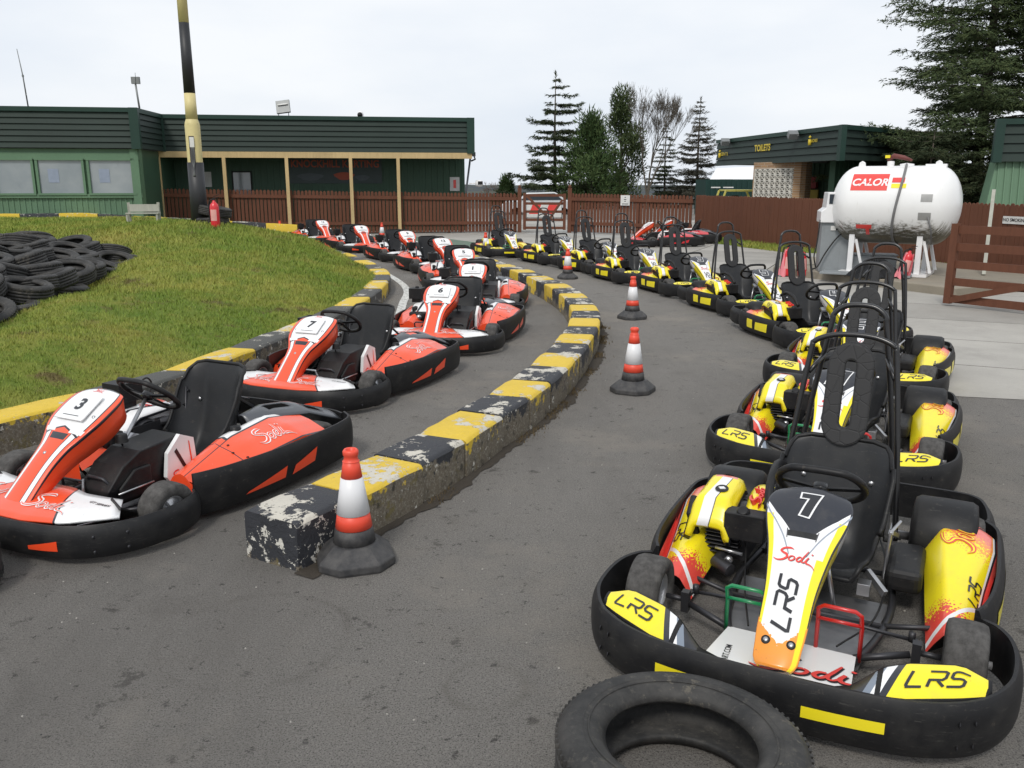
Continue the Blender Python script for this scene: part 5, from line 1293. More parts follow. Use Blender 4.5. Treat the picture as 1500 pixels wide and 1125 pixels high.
# ------------------------------------------------------------------ fences
def fence(name, a, bb, h0, h1, label, pw=.095, gap=.022, z0=.04, rnded=True, posts=2.4, front=1, stack_end=True, railz=(.25, .86)):
    F = Face(a, bb); root = empty(name, (a[0], a[1], 0)); tag(root, label, 'fence')
    mb = MB(); x = 0.; n = 0
    while x < F.L - pw:
        t = x / F.L; h = lerp(h0, h1, t) + rnd.uniform(-.012, .012); j = rnd.uniform(-.004, .004); k = rnd.uniform(-.004, .004)
        if rnded: P = [(x, z0), (x + pw, z0), (x + pw + k, h - .05), (x + pw * .8 + k, h - .012), (x + pw / 2 + k, h), (x + pw * .2 + k, h - .012), (x + k, h - .05)]
        else: P = [(x, z0), (x + pw, z0), (x + pw, h), (x, h)]
        mb.prism(P, lambda s, z, sd: F.p(s, z, (.021 if sd else .0) + j), 0); x += pw + gap + rnd.uniform(-.004, .004)
    bk(mb, 'pickets', BROWN, root)
    for rz in railz:
        mb = MB(); h = lambda t: lerp(h0, h1, t) * rz
        s = 1 if front else -1; d0, d1 = (.025, .075) if front else (-.055, -.003)
        P = [F.p(0, h(0) - .055, d0), F.p(F.L, h(1) - .055, d0), F.p(F.L, h(1) - .055, d1), F.p(0, h(0) - .055, d1), F.p(0, h(0) + .055, d0), F.p(F.L, h(1) + .055, d0), F.p(F.L, h(1) + .055, d1), F.p(0, h(0) + .055, d1)]
        mb.add(P, [(0, 3, 2, 1), (4, 5, 6, 7), (0, 1, 5, 4), (1, 2, 6, 5), (2, 3, 7, 6), (3, 0, 4, 7)], 0, smooth=False); bk(mb, 'rail', BROWN, root)
    x = .05
    while x < F.L:
        mb = MB(); F.box(mb, x, x + .10, 0, lerp(h0, h1, x / F.L) - .08, -.16, -.058); bk(mb, 'fence_post', BROWN, root); x += posts
    return F, root
GP0 = (.27, 31.2); GP1 = (2.05, 31.0)
FA, _ = fence('picket_fence', (-11.8, 29.22), (GP0[0] - .08, GP0[1] + .06), 1.56, 1.38, 'brown picket fence in front of the clubhouse porch, left of the gate', gap=.03)
FM, _ = fence('picket_fence', (GP1[0] + .08, GP1[1]), (5.95, 28.6), 1.38, 1.34, 'brown picket fence with white notice, between the small gate and the corner', gap=.03)
FB_, _ = fence('close_board_fence', (5.98, 28.3), (13.3, 3.4), 1.36, 1.36, 'long brown close boarded fence running behind the white gas tank', pw=.10, gap=.006, front=0, posts=2.6, railz=(.3, .85))
def gpost(x, y, h, label):
    root = empty('gate_post', (x, y, 0)); tag(root, label, 'post'); b = MB(); b.box((0, 0, h / 2), (.14, .14, h)); b.build('shaft', BROWN, root, bevel=.01); b = MB(); b.lathe([(.0, .12), (.04, .11), (.06, .07), (.04, .03), (.03, .02), (.08, .015), (.08, 0)], 16, 'z', (0, 0, h)); b.build('ball_cap', BROWN, root)
gpost(*GP0, 1.55, 'brown gate post with ball top at the left of the small gate'); gpost(*GP1, 1.55, 'brown gate post with ball top at the right of the small gate')
def fivebar(name, a, bb, z0, z1, label, n=5, thick=.05, brace=1, lw=.09, endpost=None):
    F = Face(a, bb); root = empty(name, (a[0], a[1], 0)); tag(root, label, 'gate')
    b = MB(); F.box(b, 0, .10, z0 - .02, z1 + .03, -.04, .045); bk(b, 'gate_stile', BROWN, root); b = MB(); F.box(b, F.L - .10, F.L, z0 - .02, z1 + .01, -.04, .045); bk(b, 'gate_stile', BROWN, root)
    for i in range(n):
        z = lerp(z0 + .05, z1 - .05, i / (n - 1)); b = MB(); F.box(b, .10, F.L - .10, z - lw / 2, z + lw / 2, -.02, .015); bk(b, 'gate_bar', BROWN, root)
    b = MB(); 
    pr = [((.1, z0 + .03), (F.L - .1, z1 - .1))] if brace == 1 else [((F.L * .48, z0 + .05), (F.L - .12, z1 - .2)), ((.12, z1 - .06), (F.L * .6, z0 + .4))]
    for p, q in pr: b.bar(F.p(p[0], p[1], .035), F.p(q[0], q[1], .035), .03, .085, up=(0, 0, 1))
    bk(b, 'gate_brace', BROWN, root); return F
fivebar('garden_gate', (.40, 31.15), (1.92, 31.02), .12, 1.36, 'small brown barred gate between two ball topped posts', 5, brace=2)
fivebar('field_gate', (6.32, 12.42), (8.35, 9.6), .06, 1.15, 'brown five bar gate standing open at the right edge by the gas tank', 5, lw=.11)
b = MB(); q = FM.p(sx(911, FM), 1.16, .09); P_ = lambda a, c, d: FM.p(sx(918, FM) + a, 1.16 + c, .08 + d)
b.prism([(-.17, -.17), (.17, -.17), (.17, .17), (-.17, .17)], lambda a, c, s: P_(a, c, .01 * s), 0)
for i, (w_, c) in enumerate(((.05, .10), (.09, .03), (.06, -.03), (.24, -.12))): b.add([P_(a, cc, .0125) for a, cc in ((-w_ / 2, c - .012), (w_ / 2, c - .012), (w_ / 2, c + .012), (-w_ / 2, c + .012))], [(0, 1, 2, 3)], 1, smooth=False)
tag(b.build('notice', [PAPER, BLP]), 'small square white notice fixed to the brown picket fence', 'sign')
b = MB(); Q = lambda a, c, d: FB_.p(sx(1495, FB_) + a, 1.06 + c, .03 + d); b.prism([(-.28, -.07), (.28, -.07), (.28, .07), (-.28, .07)], lambda a, c, s: Q(a, c, .01 * s), 0)
put_text(b, 'NO SMOKING', lambda a, c, l: Q(a, c, .013), .085, (0, 0), mi=1, bold=.02); tag(b.build('fence_sign', [PAPER, BLP]), 'narrow white sign with black lettering on the fence at right edge', 'sign')

# back kerb by the porch, and verge
def bh(x, y): return max(0, min(.42, (-7.0 - x) * .07)) 
kerb('back_kerb', [(-6.9, 27.9), (-9, 27.5), (-11.3, 27.0), (-15.5, 25.4), (-19, 24.2)], .44, .3, 1.0, 'yellow and black kerb in front of the clubhouse porch', 0, hh=bh)
VG = grassmat('verge_grass'); b = MB(); vs = []; fs = []; n = 60
for i in range(n):
    s = lerp(.1, 12.2, i / (n - 1)); w0 = .75 + .25 * noise.noise(Vector((s * .8, 0, 0))); 
    for k in range(5): p = FB_.p(s, 0, w0 * k / 4 + .0); vs.append((p.x, p.y, .012 + .05 * (1 - k / 4)))
for i in range(n - 1):
    for k in range(4): fs.append((i * 5 + k, i * 5 + k + 1, i * 5 + k + 6, i * 5 + k + 5))
b.add(vs, fs); 
b.add([(x, y, .012) for x, y in [(7.6, 12.6), (8.1, 11.2), (10.6, 10.2), (10.6, 12.8)]], [(0, 1, 2, 3)]); tag(b.build('verge', VG), kind='structure')
pts = []
for k in range(9000):
    s = rnd.uniform(.1, 12.2); w0 = rnd.random() * .85; p = FB_.p(s, 0, w0); pts.append((p.x, p.y, .012 + .05 * (1 - w0 / .85)))
for k in range(3000): pts.append((rnd.uniform(7.9, 10.5), rnd.uniform(11.1, 12.7), .012))
tag(blades('verge_grass', pts, BLM, 1.2), 'short grass strip growing along the foot of the close boarded fence', 'grass', kind='stuff')
# ------------------------------------------------------------------ gas tank on its plinth
PLN = concrete_mat('plinth_concrete', R(-60), 6, 3, (.27, .24, .19))
b = MB(); pl = [(5.15, 16.9), (6.95, 13.35), (9.7, 14.6), (8.7, 18.6), (6.6, 20.6)]
b.prism(pl, lambda x, y, s: (x, y, .14 if s else -.02), 0); tag(b.build('plinth', PLN, bevel=.015), 'raised concrete plinth under the white gas tank and pump', 'plinth')
m = M('tank_white', (.80, .80, .79), .3, 0, .5, .3); x, y, z = m.xyz(m.coords()); n = m.noise(5, 7, .75, stretch=(1.6, 6, .5)); lo = (z * -1.).ramp(.12, .68)
m.layer(((n + lo * .55).ramp(.66, .84)) & lo.ramp(.1, .35), (.10, .09, .06)); m.layer(m.noise(9, 6, .8, stretch=(3, 3, .5)).ramp(.50, .62) & lo.ramp(.35, .7), (.06, .055, .04)); st_ = m.noise(4, 6, .8, stretch=(5, 5, .35)); m.layer(st_.ramp(.62, .72) * .35, (.42, .38, .3)); m.layer(m.noise(3, 5, .6).ramp(.5, .8) * .12, (.5, .5, .48)); TKW = m.m
tank = empty('gas_tank', (6.86, 15.6, 1.36), R(-33)); tag(tank, 'big white cylindrical gas tank with red label and dirty streaked belly', 'gas tank')
Rr = .68; hl = 1.07
b = MB(); prof = []
for k in range(13): a = k / 12 * math.pi / 2; prof.append((Rr * math.sin(a), -hl + .42 - .42 * math.cos(a)))
prof += [(Rr, z_) for z_ in frange(-hl + .5, hl - .5, 9)] + [(r_, -z_) for r_, z_ in prof[::-1]]
b.lathe([(r_, z_) for r_, z_ in prof], 64, 'x'); b.build('shell', TKW, tank)
def TC(s, a, l=0.):   # s metres along from centre, a angle from front (towards -y) upwards
    return Vector((s, -math.cos(a) * (Rr + l), math.sin(a) * (Rr + l)))
b = MB()
def tpatch(s0, s1, a0, a1, mi, l=.003): b.grid(lambda u, v: TC(lerp(s0, s1, u), lerp(a0, a1, v), l), frange(0, 1, 8), frange(0, 1, 8), mi, uv=False)
tpatch(-.66, -.06, R(22), R(52), 0); put_text(b, 'CALOR', lambda a, c, l: TC(-.36 + a, R(35) + c / Rr, .006), .20, (0, 0), mi=1, bold=.03, shear=.2, sx=.9)
tpatch(.0, .24, R(26), R(33), 2, .004); tpatch(.0, .20, R(35), R(44), 0, .004)
tpatch(-.52, -.26, R(-36), R(-29), 0); tpatch(-.36, -.30, R(-48), R(-34), 0, .004)
b.build_mats(('label', 'label_lettering', 'warning_label'), [RED, WHT, YEL], tank)
b = MB(); tpatch(.50, .68, R(6), R(17), 0); tpatch(.48, .68, R(-20), R(-9), 0); b.build_each('data_plate', simple('data_plate', (.33, .33, .32), .5, .4), tank)
b = MB(); b.tube([TC(.12 + .05 * math.sin(a * 2), a, .02) for a in frange(R(-85), R(100), 26)], .022, 8); b.tube([TC(.64, R(-15), .02), TC(.70, R(-35), .03), TC(.7, R(-60), .05)], .014, 8); b.build('pipe', simple('grey_hose', (.16, .16, .16), .6), tank)
b = MB()
for s in (-.62, .64): b.prism([(-.07, 0), (-.05, .10), (0, .13), (.05, .10), (.07, 0)], lambda x, z, sd, s=s: (s + x, .015 if sd else -.015, Rr - .04 + z), 0)
b.lathe([(.12, .0), (.12, .04), (0, .06)], 20, 'z', (.12, .05, Rr - .01)); b.lathe([(.06, .0), (.06, .09), (0, .10)], 16, 'z', (-.15, .05, Rr - .01)); b.box((.6, .02, Rr), (.34, .12, .05)); b.build('lifting_lugs', WHT, tank, bevel=.006)
b = MB(); b.tube([(-.2, .05, Rr + .10), (-.1, 0, Rr + .17), (.06, .02, Rr + .14), (.2, .0, Rr + .09)], [.03, .045, .04, .02], 8); b.box((-.2, .0, Rr + .16), (.08, .06, .05), mi=1); b.build('valve', [simple('rusty_valve', (.14, .035, .03), .6), YEL], tank)
for s in (-.60, .52):
    for yy in (-.42, .42):
        b = MB(); b.box((s, yy, -.86), (.09, .05, .74) if yy < 0 else (.08, .05, .70)); b.box((s, yy * .9, -.48), (.20, .10, .16)) if 0 else None
        b.bar((s + .06, yy * .9, -.60), (s + .20, yy * .8, -1.15), .045, .045); b.build('leg', WHT, tank)
    b = MB(); b.box((s, 0, -.62), (.10, .8, .10)); b.box((s, 0, -1.19), (.34, 1.0, .05)); b.build('saddle', WHT, tank)
b = MB(); b.box((.35, -.1, -1.10), (.3, .3, .20)); b.build('valve_box', GALV, tank)
# pump beside it
pump = empty('gas_pump', (5.98, 16.05, .14), R(-12)); tag(pump, 'gas dispenser with white head and grey metal body left of the tank', 'pump')
GREYP = painted('grey_metal', (.25, .27, .28), .5, .4)
b = MB(); b.box((0, 0, .46), (.52, .45, .92)); b.build('pump_body', GREYP, pump, bevel=.01)
b = MB(); b.prism([(-.30, .90), (.30, .90), (.30, 1.44), (-.20, 1.44), (-.22, 1.16), (-.30, 1.10)], lambda x, z, s: (x, .26 if s else -.28, z), 0); b.build('pump_head', WHT, pump, bevel=.012)
b = MB(); b.box((-.08, -.284, 1.32), (.19, .012, .17)); b.box((.12, -.284, 1.31), (.08, .012, .09)); b.build('display', simple('display_dark', (.02, .03, .04), .2), pump)
b = MB(); b.box((-.06, -.235, .80), (.09, .014, .08)); b.build('sticker', PAPER, pump)
b = MB(); b.tube(catmull([(.24, -.25, .85), (.0, -.30, .62), (-.18, -.34, .35), (-.3, -.4, .12), (-.38, -.35, .06)], 6), .014, 8); b.tube([(.2, -.27, .86), (-.02, -.29, .78)], .016, 8); b.tube(catmull([(-.3, -.26, .95), (-.34, -.34, .5), (-.38, -.42, .3), (-.32, -.3, .08)], 6), .012, 8); b.build('hose', RUB, pump)
tr = empty('metal_trough', (6.70, 16.0, .14), R(-14)); tag(tr, 'low grey metal box on the plinth between pump and tank', 'box'); b = MB(); b.box((0, 0, .15), (.80, .4, .30)); b.build('box_body', GREYP, tr, bevel=.01); b = MB(); b.box((0, 0, .315), (.84, .44, .02)); b.build('lid', GREYP, tr, bevel=.004)
ps = empty('steel_plate', (6.1, 15.4, .14), R(-30)); tag(ps, 'flat grey steel plate lying on the plinth in front of the pump', 'plate'); b = MB(); b.box((.25, 0, .03), (1.5, .55, .035)); b.build('plate', GREYP, ps, bevel=.006)
# extinguishers
def extinguisher(x, y, z, label, s=1., lean=0., cover=False):
    root = empty('fire_extinguisher', (x, y, z)); root.rotation_euler = (0, R(lean), 0); root.scale = (s, s, s); tag(root, label, 'extinguisher')
    b = MB(); b.lathe([(0, 0), (.07, .0), (.085, .015), (.088, .05), (.088, .40), (.075, .46), (.035, .50), (.025, .52), (.025, .54)], 24); b.build('cylinder', simple('extinguisher_red', (.62, .02, .03), .35, 0, .1, coat=.2), root)
    b = MB(); b.box((0, 0, .56), (.05, .03, .05)); b.bar((.0, 0, .58), (.10, 0, .60), .02, .01); b.bar((0, 0, .61), (.11, 0, .65), .02, .01); b.tube(catmull([(-.02, 0, .56), (-.10, 0, .5), (-.105, 0, .3), (-.1, 0, .12)], 5), .012, 8); b.build('valve', BLK, root)
    b = MB(); b.grid(lambda u, v: Vector((math.sin(u) * .0895, -math.cos(u) * .0895, lerp(.14, .36, v))), frange(-.7, .7, 9), [0, 1], uv=False); b.build('instruction_label', simple('label_pale_red', (.72, .35, .32), .5), root)
    if cover:
        b = MB()
        for k in range(9):
            for j in range(1): pass
        def cf(u, v): a = u * 2 * math.pi; r_ = (.125 + .018 * math.sin(a * 5 + v * 4) + .012 * math.sin(a * 9)) * (1 - .35 * v); return Vector((math.cos(a) * r_ * 1.1 + .02 * v, math.sin(a) * r_ * .8, v * .48 + .02 * math.sin(a * 4)))
        b.grid(cf, frange(0, .72, 26), frange(0, 1, 9), uv=False); b.build('plastic_cover', simple('pink_plastic', (.72, .22, .25), .3, 0, .2), root)
    return root
x, y = -6.25 * .955, 17.3 * .985
extinguisher(-5.93, 17.35, mh(-5.93, 17.35) - .02, 'red fire extinguisher standing on the grass mound beside the striped pole', 1.)
extinguisher(5.22, 16.35, .02, 'red fire extinguisher in torn pink plastic beside the gas pump', 1., 4, True); extinguisher(5.50, 16.2, .02, 'second red fire extinguisher, bare, just left of the gas pump', .95, -6)
extinguisher(6.72, 14.75, .14, 'red fire extinguisher leaning at the front of the gas tank', .9, 12, True)
b = MB()
def cl(u, v):
    a = u * 2 * math.pi; r_ = v * (1 + .25 * math.sin(a * 3 + 1) + .1 * math.sin(a * 7)); h_ = .26 * (1 - v ** 1.6) * (1 + .3 * math.sin(a * 4 + v * 5)); return Vector((6.35 + math.cos(a) * r_ * .48, 15.0 + math.sin(a) * r_ * .28, .145 + max(0, h_) + .02 * math.sin(a * 11) * v))
b.grid(cl, frange(0, 1, 60), frange(0.02, 1, 14), uv=False); m = M('black_cloth', (.022, .023, .025), .9, 0, .15); m.bump(m.noise(14, 5, .6), .8, .03); tag(b.build('dark_cloth', m.m), 'crumpled black cloth lying on the plinth before the pump', 'cloth')
pk = MB(); a_ = Vector((9.15, 15.9, 0)); pk.bar((8.38, 15.2, .16), (8.95, 16.25, 1.62), .06, .025); tag(pk.build('leaning_plank', GREYW), 'thin weathered plank leaning on the fence behind the gas tank', 'plank')

# ------------------------------------------------------------------ toilets building
wc = empty('toilet_block', (9.5, 28, 0)); tag(wc, 'low brick and green toilet block with dark fascia and yellow lettering', 'building')
def zc(px, Z): return ((px - 750) / 1250 * Z, Z / .9732 - .41)
HT = 3.35; Zl = 33.8; Zr = 25.0
TA = zc(1046, Zl); TB = zc(1222, Zr); TD = zc(1330, 28.6)
F1 = Face(TA, TB); F2 = Face(TB, (TB[0] + 4.2, TB[1] + 3.8))
b = MB(); fascia(b, F1, 0, F1.L, 2.38, HT, 4); fascia(b, F2, .05, F2.L, 2.38, HT, 4); F1.box(b, F1.L - .1, F1.L + .09, 2.36, HT + .003, -.05, .11, 1); bk(b, 'fascia', [FASC, FASCT], wc)
b = MB(); b.prism([TA, TB, (TB[0] + 4.2, TB[1] + 3.8), (TA[0] + 5, TA[1] + 3)], lambda x, y, s: (x, y, HT - .1 if s else 2.42), 0); bk(b, 'roof', DARKV, wc)
m = M('buff_brick', (.30, .19, .10), .85); W = m.world(); bt = m.nt.nodes.new('ShaderNodeTexBrick'); cb = m.nt.nodes.new('ShaderNodeCombineXYZ'); x_2, y_2, z_2 = m.xyz(W); m.nt.links.new((x_2 * .3 + y_2).k, cb.inputs[0]); m.nt.links.new(z_2.k, cb.inputs[1]); m.nt.links.new(cb.outputs[0], bt.inputs[0])
bt.inputs['Scale'].default_value = 1; bt.inputs['Brick Width'].default_value = .22; bt.inputs['Row Height'].default_value = .075; bt.inputs['Mortar Size'].default_value = .006; bt.inputs['Color1'].default_value = (.36, .22, .11, 1); bt.inputs['Color2'].default_value = (.26, .15, .075, 1); bt.inputs['Mortar'].default_value = (.35, .32, .27, 1); m.nt.links.new(bt.outputs[0], m.b.inputs['Base Color']); BRK = m.m
# brick screen wall, drawn square to the view of the yard
WA = zc(1098, 29.8); WB = zc(1166, 28.0); WC_ = zc(1182, 28.9); F3 = Face(WA, WB)
b = MB(); F3.box(b, 0, F3.L, 0, 2.42, -.24, 0); F4 = Face(WB, WC_); F4.box(b, .002, F4.L, 0, 2.42, -.24, 0); bk(b, 'brick_wall', BRK, wc)
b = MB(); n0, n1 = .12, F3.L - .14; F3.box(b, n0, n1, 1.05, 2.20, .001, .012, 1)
k = 0; cw = (n1 - n0) / 8
for i in range(8):
    for j in range(6):
        cx_, cz_ = n0 + (i + .5) * cw, 1.05 + (j + .5) * 1.15 / 6; hw, hh = cw / 2, 1.15 / 12
        for (dx0, dz0, dx1, dz1) in ((-hw, -hh, hw, hh), (-hw, hh, hw, -hh)): b.bar(F3.p(cx_ + dx0, cz_ + dz0, .035), F3.p(cx_ + dx1, cz_ + dz1, .035), .035, .022, up=(0, 0, 1), mi=0)
        b.lathe([(.045, -.015), (.045, .015)], 10, 'y', F3.p(cx_, cz_, .04))
for i in range(9): F3.box(b, n0 + i * cw - .012, n0 + i * cw + .012, 1.05, 2.2, .012, .055)
for j in range(7): F3.box(b, n0 - .012, n1 + .012, 1.05 + j * 1.15 / 6 - .011, 1.05 + j * 1.15 / 6 + .011, .014, .052)
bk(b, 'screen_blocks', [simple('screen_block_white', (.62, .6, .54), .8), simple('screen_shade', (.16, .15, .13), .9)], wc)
b = MB(); F5 = Face(zc(1176, 31), zc(1262, 29.5)); F5.box(b, 0, F5.L, 0, 2.45, -.2, 0); x = 0
while x < F5.L: F5.box(b, x, x + .05, 0, 2.45, 0, .03); x += .2
F6 = Face(zc(1214, 27.2), zc(1300, 28.5)); F6.box(b, 0, F6.L, 0, 2.45, -.2, -.01); x = 0
while x < F6.L: F6.box(b, x, x + .05, 0, 2.45, -.01, .03); x += .2
bk(b, 'green_wall', GWALL, wc)
b = MB(); q = sx(1189, F5); F5.box(b, q - .2, q + .25, 1.55, 1.95, .03, .2); bk(b, 'red_box', simple('dark_red_box', (.25, .015, .015), .5), wc); b = MB(); F5.box(b, q - .3, q + .3, .9, 1.5, .03, .12); bk(b, 'yellow_box', simple('dull_yellow', (.4, .3, .04), .6), wc)
b = MB(); put_text(b, 'TOILETS', lambda a, c, l: F1.p(sx(1120, F1, z=2.9) + a, 2.90 + c, .085), .30, (0, 0), mi=0, bold=.03, sx=1.1)
put_text(b, 'GENTS', lambda a, c, l: F1.p(sx(1064, F1, z=2.9) + a, 2.80 + c, .085), .17, (0, 0), mi=0, bold=.01, sx=1.4)
put_text(b, 'LADIES', lambda a, c, l: F1.p(sx(1196, F1, z=3.) + a, 2.98 + c, .085), .13, (0, 0), mi=0, bold=.01, sx=1.1)
for px, zz in ((1055, 2.8), (1185, 2.98)): s = sx(px, F1); b.tube([F1.p(s, zz - .12, .09), F1.p(s, zz + .05, .09)], .05, 8); b.lathe([(0, .05), (.05, 0), (0, -.05)], 8, 'z', F1.p(s, zz + .12, .09))
bk(b, 'lettering', simple('sign_yellow', (.62, .47, .03), .5), wc)
for px, zz in ((1069, 3.22), (1168, 3.20)):
    s = sx(px, F1); b = MB(); b.box(F1.p(s, zz, .28), (.30, .22, .20), Matrix.Rotation(R(35), 3, 'X')); b.box(F1.p(s, zz - .02, .15), (.05, .3, .04)); bk(b, 'floodlight', GALV, wc, bevel=.01)
# right hand building
rb_ = empty('workshop', (13, 20, 0)); tag(rb_, 'green clad building with dark boarded fascia cut off by the right edge', 'building')
UA = zc(1441, 21.0); UB = (UA[0] + 5, UA[1] - 1.2); F7 = Face(UA, UB); F8 = Face((UA[0] + 3.4, UA[1] + 6), UA); b = MB(); fascia(b, F7, 0, 5, 2.24, 3.22, 4); fascia(b, F8, 0, F8.L - .05, 2.24, 3.22, 4); F7.box(b, -.1, .1, 2.22, 3.223, -.05, .11, 1); bk(b, 'fascia', [FASC, FASCT], rb_)
b = MB(); b.prism([UA, UB, (UB[0] + 3, UB[1] + 6), (UA[0] + 3.4, UA[1] + 6)], lambda x, y, s: (x, y, 3.12 if s else 2.28), 0); bk(b, 'roof', DARKV, rb_)
b = MB(); vs = [F7.p(-.28, 0, .25), F7.p(5, 0, .25), F7.p(5, 2.3, -.1), F7.p(.05, 2.3, -.1), F7.p(-.28, 0, -.6), F7.p(5, 0, -.6), F7.p(5, 2.3, -.6), F7.p(.05, 2.3, -.6)]
b.add(vs, [(0, 1, 2, 3), (1, 5, 6, 2), (4, 0, 3, 7), (5, 4, 7, 6)], 0, smooth=False)
for k in range(30): x = .1 + k * .16; b.bar(F7.p(x - .02, 0, .27), F7.p(x, 2.3, -.08), .03, .03)
bk(b, 'slanted_wall', GLITE, rb_)
# green container and pale shed roof behind
ct_ = empty('container', (14, 46, 0)); tag(ct_, 'dark green shipping container with white lettering behind the fence', 'container')
CA = zc(1031, 46); CB = zc(1110, 46); F9 = Face(CA, CB); b = MB(); b.prism([CA, CB, (CB[0], CB[1] + 2.5), (CA[0], CA[1] + 2.5)], lambda x, y, s: (x, y, 1.92 if s else -.5), 0); x = 0
while x < F9.L: F9.box(b, x, x + .12, -.4, 1.85, 0, .04); x += .28
bk(b, 'container_body', painted('container_green', (.012, .04, .034), .5), ct_)
b = MB(); put_text(b, 'www. ···', lambda a, c, l: F9.p(1.0 + a, 1.45 + c, .045), .3, (0, 0)) if 0 else None
for x, w_, z_ in ((.3, .5, 1.5), (.95, .55, 1.5), (.3, 1.3, 1.0)): F9.box(b, x, x + w_, z_ - .03, z_ + .03, .041, .05)
bk(b, 'white_lettering', PAPER, ct_)
sh = empty('pale_shed', (15, 52, 0)); tag(sh, 'pale roofed shed standing behind the green container', 'shed'); SA = zc(1048, 52); SB_ = zc(1125, 50); b = MB()
b.prism([(0, 1.0), (0, 2.55), (.7, 2.75), (4.6, 2.75), (4.6, 1.0)], lambda a, z, s: (SA[0] + a * .9 - .4, SA[1] + (3.5 if s else 0), z - .8), 0); bk(b, 'shed_wall', simple('shed_wall', (.3, .3, .28), .7), sh)
b = MB(); b.add([(SA[0] - .6, SA[1] - .3, 1.75), (SA[0] + 4.2, SA[1] - .3, 2.05), (SA[0] + 4.2, SA[1] + 2.5, 2.75), (SA[0] + .5, SA[1] + 2.5, 2.62)], [(0, 1, 2, 3)], 0, smooth=False); bk(b, 'shed_roof', WHT, sh, solid=.05)
# yellow cab behind the fence, pale car behind the gate
yc = empty('yellow_cab', (*zc(1082, 36), 0)); tag(yc, 'pale yellow vehicle cab just showing above the brown fence', 'vehicle'); b = MB(); P4 = [(-.75, 1.0), (-.62, 1.42), (.55, 1.42), (.75, 1.0)]
for i in range(3): b.bar((P4[i][0], 0, P4[i][1]), (P4[i + 1][0], 0, P4[i + 1][1]), .07, .07, up=(0, 1, 0))
for i in range(3): b.bar((P4[i][0], 1.2, P4[i][1]), (P4[i + 1][0], 1.2, P4[i + 1][1]), .07, .07, up=(0, 1, 0))
b.box((0, .6, 1.44), (1.2, 1.3, .04)); b.build('cab_frame', simple('pale_yellow', (.55, .5, .12), .5), yc); b = MB(); b.box((0, .6, .65), (1.6, 1.5, .7)); b.build('body', simple('pale_yellow_body', (.5, .45, .12), .5), yc, bevel=.05)
b = MB(); 
for s in (-.5, .5): b.lathe([(.12, -.1), (.3, -.1), (.3, .1), (.12, .1)], 20, 'y', (s, -.1, .3))
b.build('wheel', RUB, yc); b = MB(); b.box((-.1, .5, 1.05), (.3, .2, .35)); b.build('seat', BLK, yc, bevel=.04)
cr = empty('parked_car', (*zc(790, 48), -.25)); tag(cr, 'pale car with white signs seen through and above the small gate', 'car')
b = MB(); car = [(-2.1, .35), (-2.1, .8), (-1.9, .98), (-1.2, 1.02), (-.7, 1.44), (.9, 1.48), (1.5, 1.05), (2.1, .95), (2.15, .35)]
b.prism(car, lambda x, z, s: (x, 1.7 if s else 0, z), 0); b.build('body', simple('pale_car_paint', (.55, .57, .58), .3, 0, .05, coat=.5), cr, bevel=.06); b = MB(); b.prism([(-1.05, 1.04), (-.62, 1.38), (.85, 1.42), (1.3, 1.06)], lambda x, z, s: (x, 1.72 if s else -.02, z), 0); b.build('window', simple('car_glass', (.04, .05, .06), .1), cr)
for s in (-1.3, 1.35): b = MB(); b.lathe([(.0, -.1), (.2, -.1), (.32, -.1), (.32, .1), (0, .1)], 24, 'y', (s, .1, .32)); b.build('wheel', RUB, cr)
bn = empty('banner', (*zc(797, 42), -.1)); tag(bn, 'low white banner with red shapes seen through the small gate', 'banner'); b = MB(); b.box((0, 0, .55), (1.7, .03, .7)); b.build('banner_sheet', PAPER, bn); b = MB()
for s in (-.45, .35): b.add([(s - .3, -.018, .35), (s + .15, -.018, .35), (s + .3, -.018, .8), (s - .1, -.018, .85)], [(0, 1, 2, 3)], smooth=False)
b.build('red_print', RED, bn); b = MB(); b.tube([(-.85, .03, 0), (-.85, .03, .92)], .025, 8); b.tube([(.85, .03, 0), (.85, .03, .92)], .025, 8); b.build_each('banner_pole', GALV, bn)

# ------------------------------------------------------------------ striped pole, bench
m = M('pole_cream', (.62, .53, .25), .5); m.layer(m.noise(9, 7, .75).ramp(.56, .7) * .5, (.3, .25, .12)); PCR = m.m; PBK = simple('pole_black', (.02, .021, .024), .5, 0, .3)
pr = empty('striped_pole', (-6.55, 18.23, mh(-6.55, 18.23) - .05)); tag(pr, 'tall black and cream striped lamp pole standing in tyres on the mound', 'pole')
def seg(z0, z1, r0, r1, m_, nm): b = MB(); b.tube([(0, 0, z0), (0, 0, z1)], [r0, r1], 20); b.build(nm, m_, pr)
seg(0, 1.28, .172, .162, PBK, 'pole_base')
b = MB(); b.lathe([(.150, 1.28), (.150, 2.02), (.140, 2.07), (.115, 2.14)], 24); b.build('cream_band', PCR, pr); seg(2.13, 2.64, .118, .112, PCR, 'cream_band'); seg(2.64, 3.98, .112, .10, PBK, 'black_band'); seg(3.98, 5.4, .10, .095, PCR, 'cream_band'); seg(5.4, 7.0, .095, .09, PBK, 'black_band')
b = MB(); b.grid(lambda u, v: Vector((math.sin(u) * .153, -math.cos(u) * .153, lerp(.95, 1.80, v))), frange(-.30, .42, 9), frange(0, 1, 3), uv=False); o = b.build('open_hatch', simple('hatch_dark', (.03, .02, .02), .9), pr)
b = MB(); b.box((.02, -.160, 1.68), (.09, .012, .20)); b.build('fuse_box', PAPER, pr); b = MB()
for k in range(5): b.tube(catmull([(.0 + .012 * k, -.160, 1.6), (-.02 + .02 * k, -.172, 1.35), (.03, -.178, 1.15), (.0 + .01 * k, -.168, 1.0)], 5), .005, 5)
b.build('wires', GALV, pr)
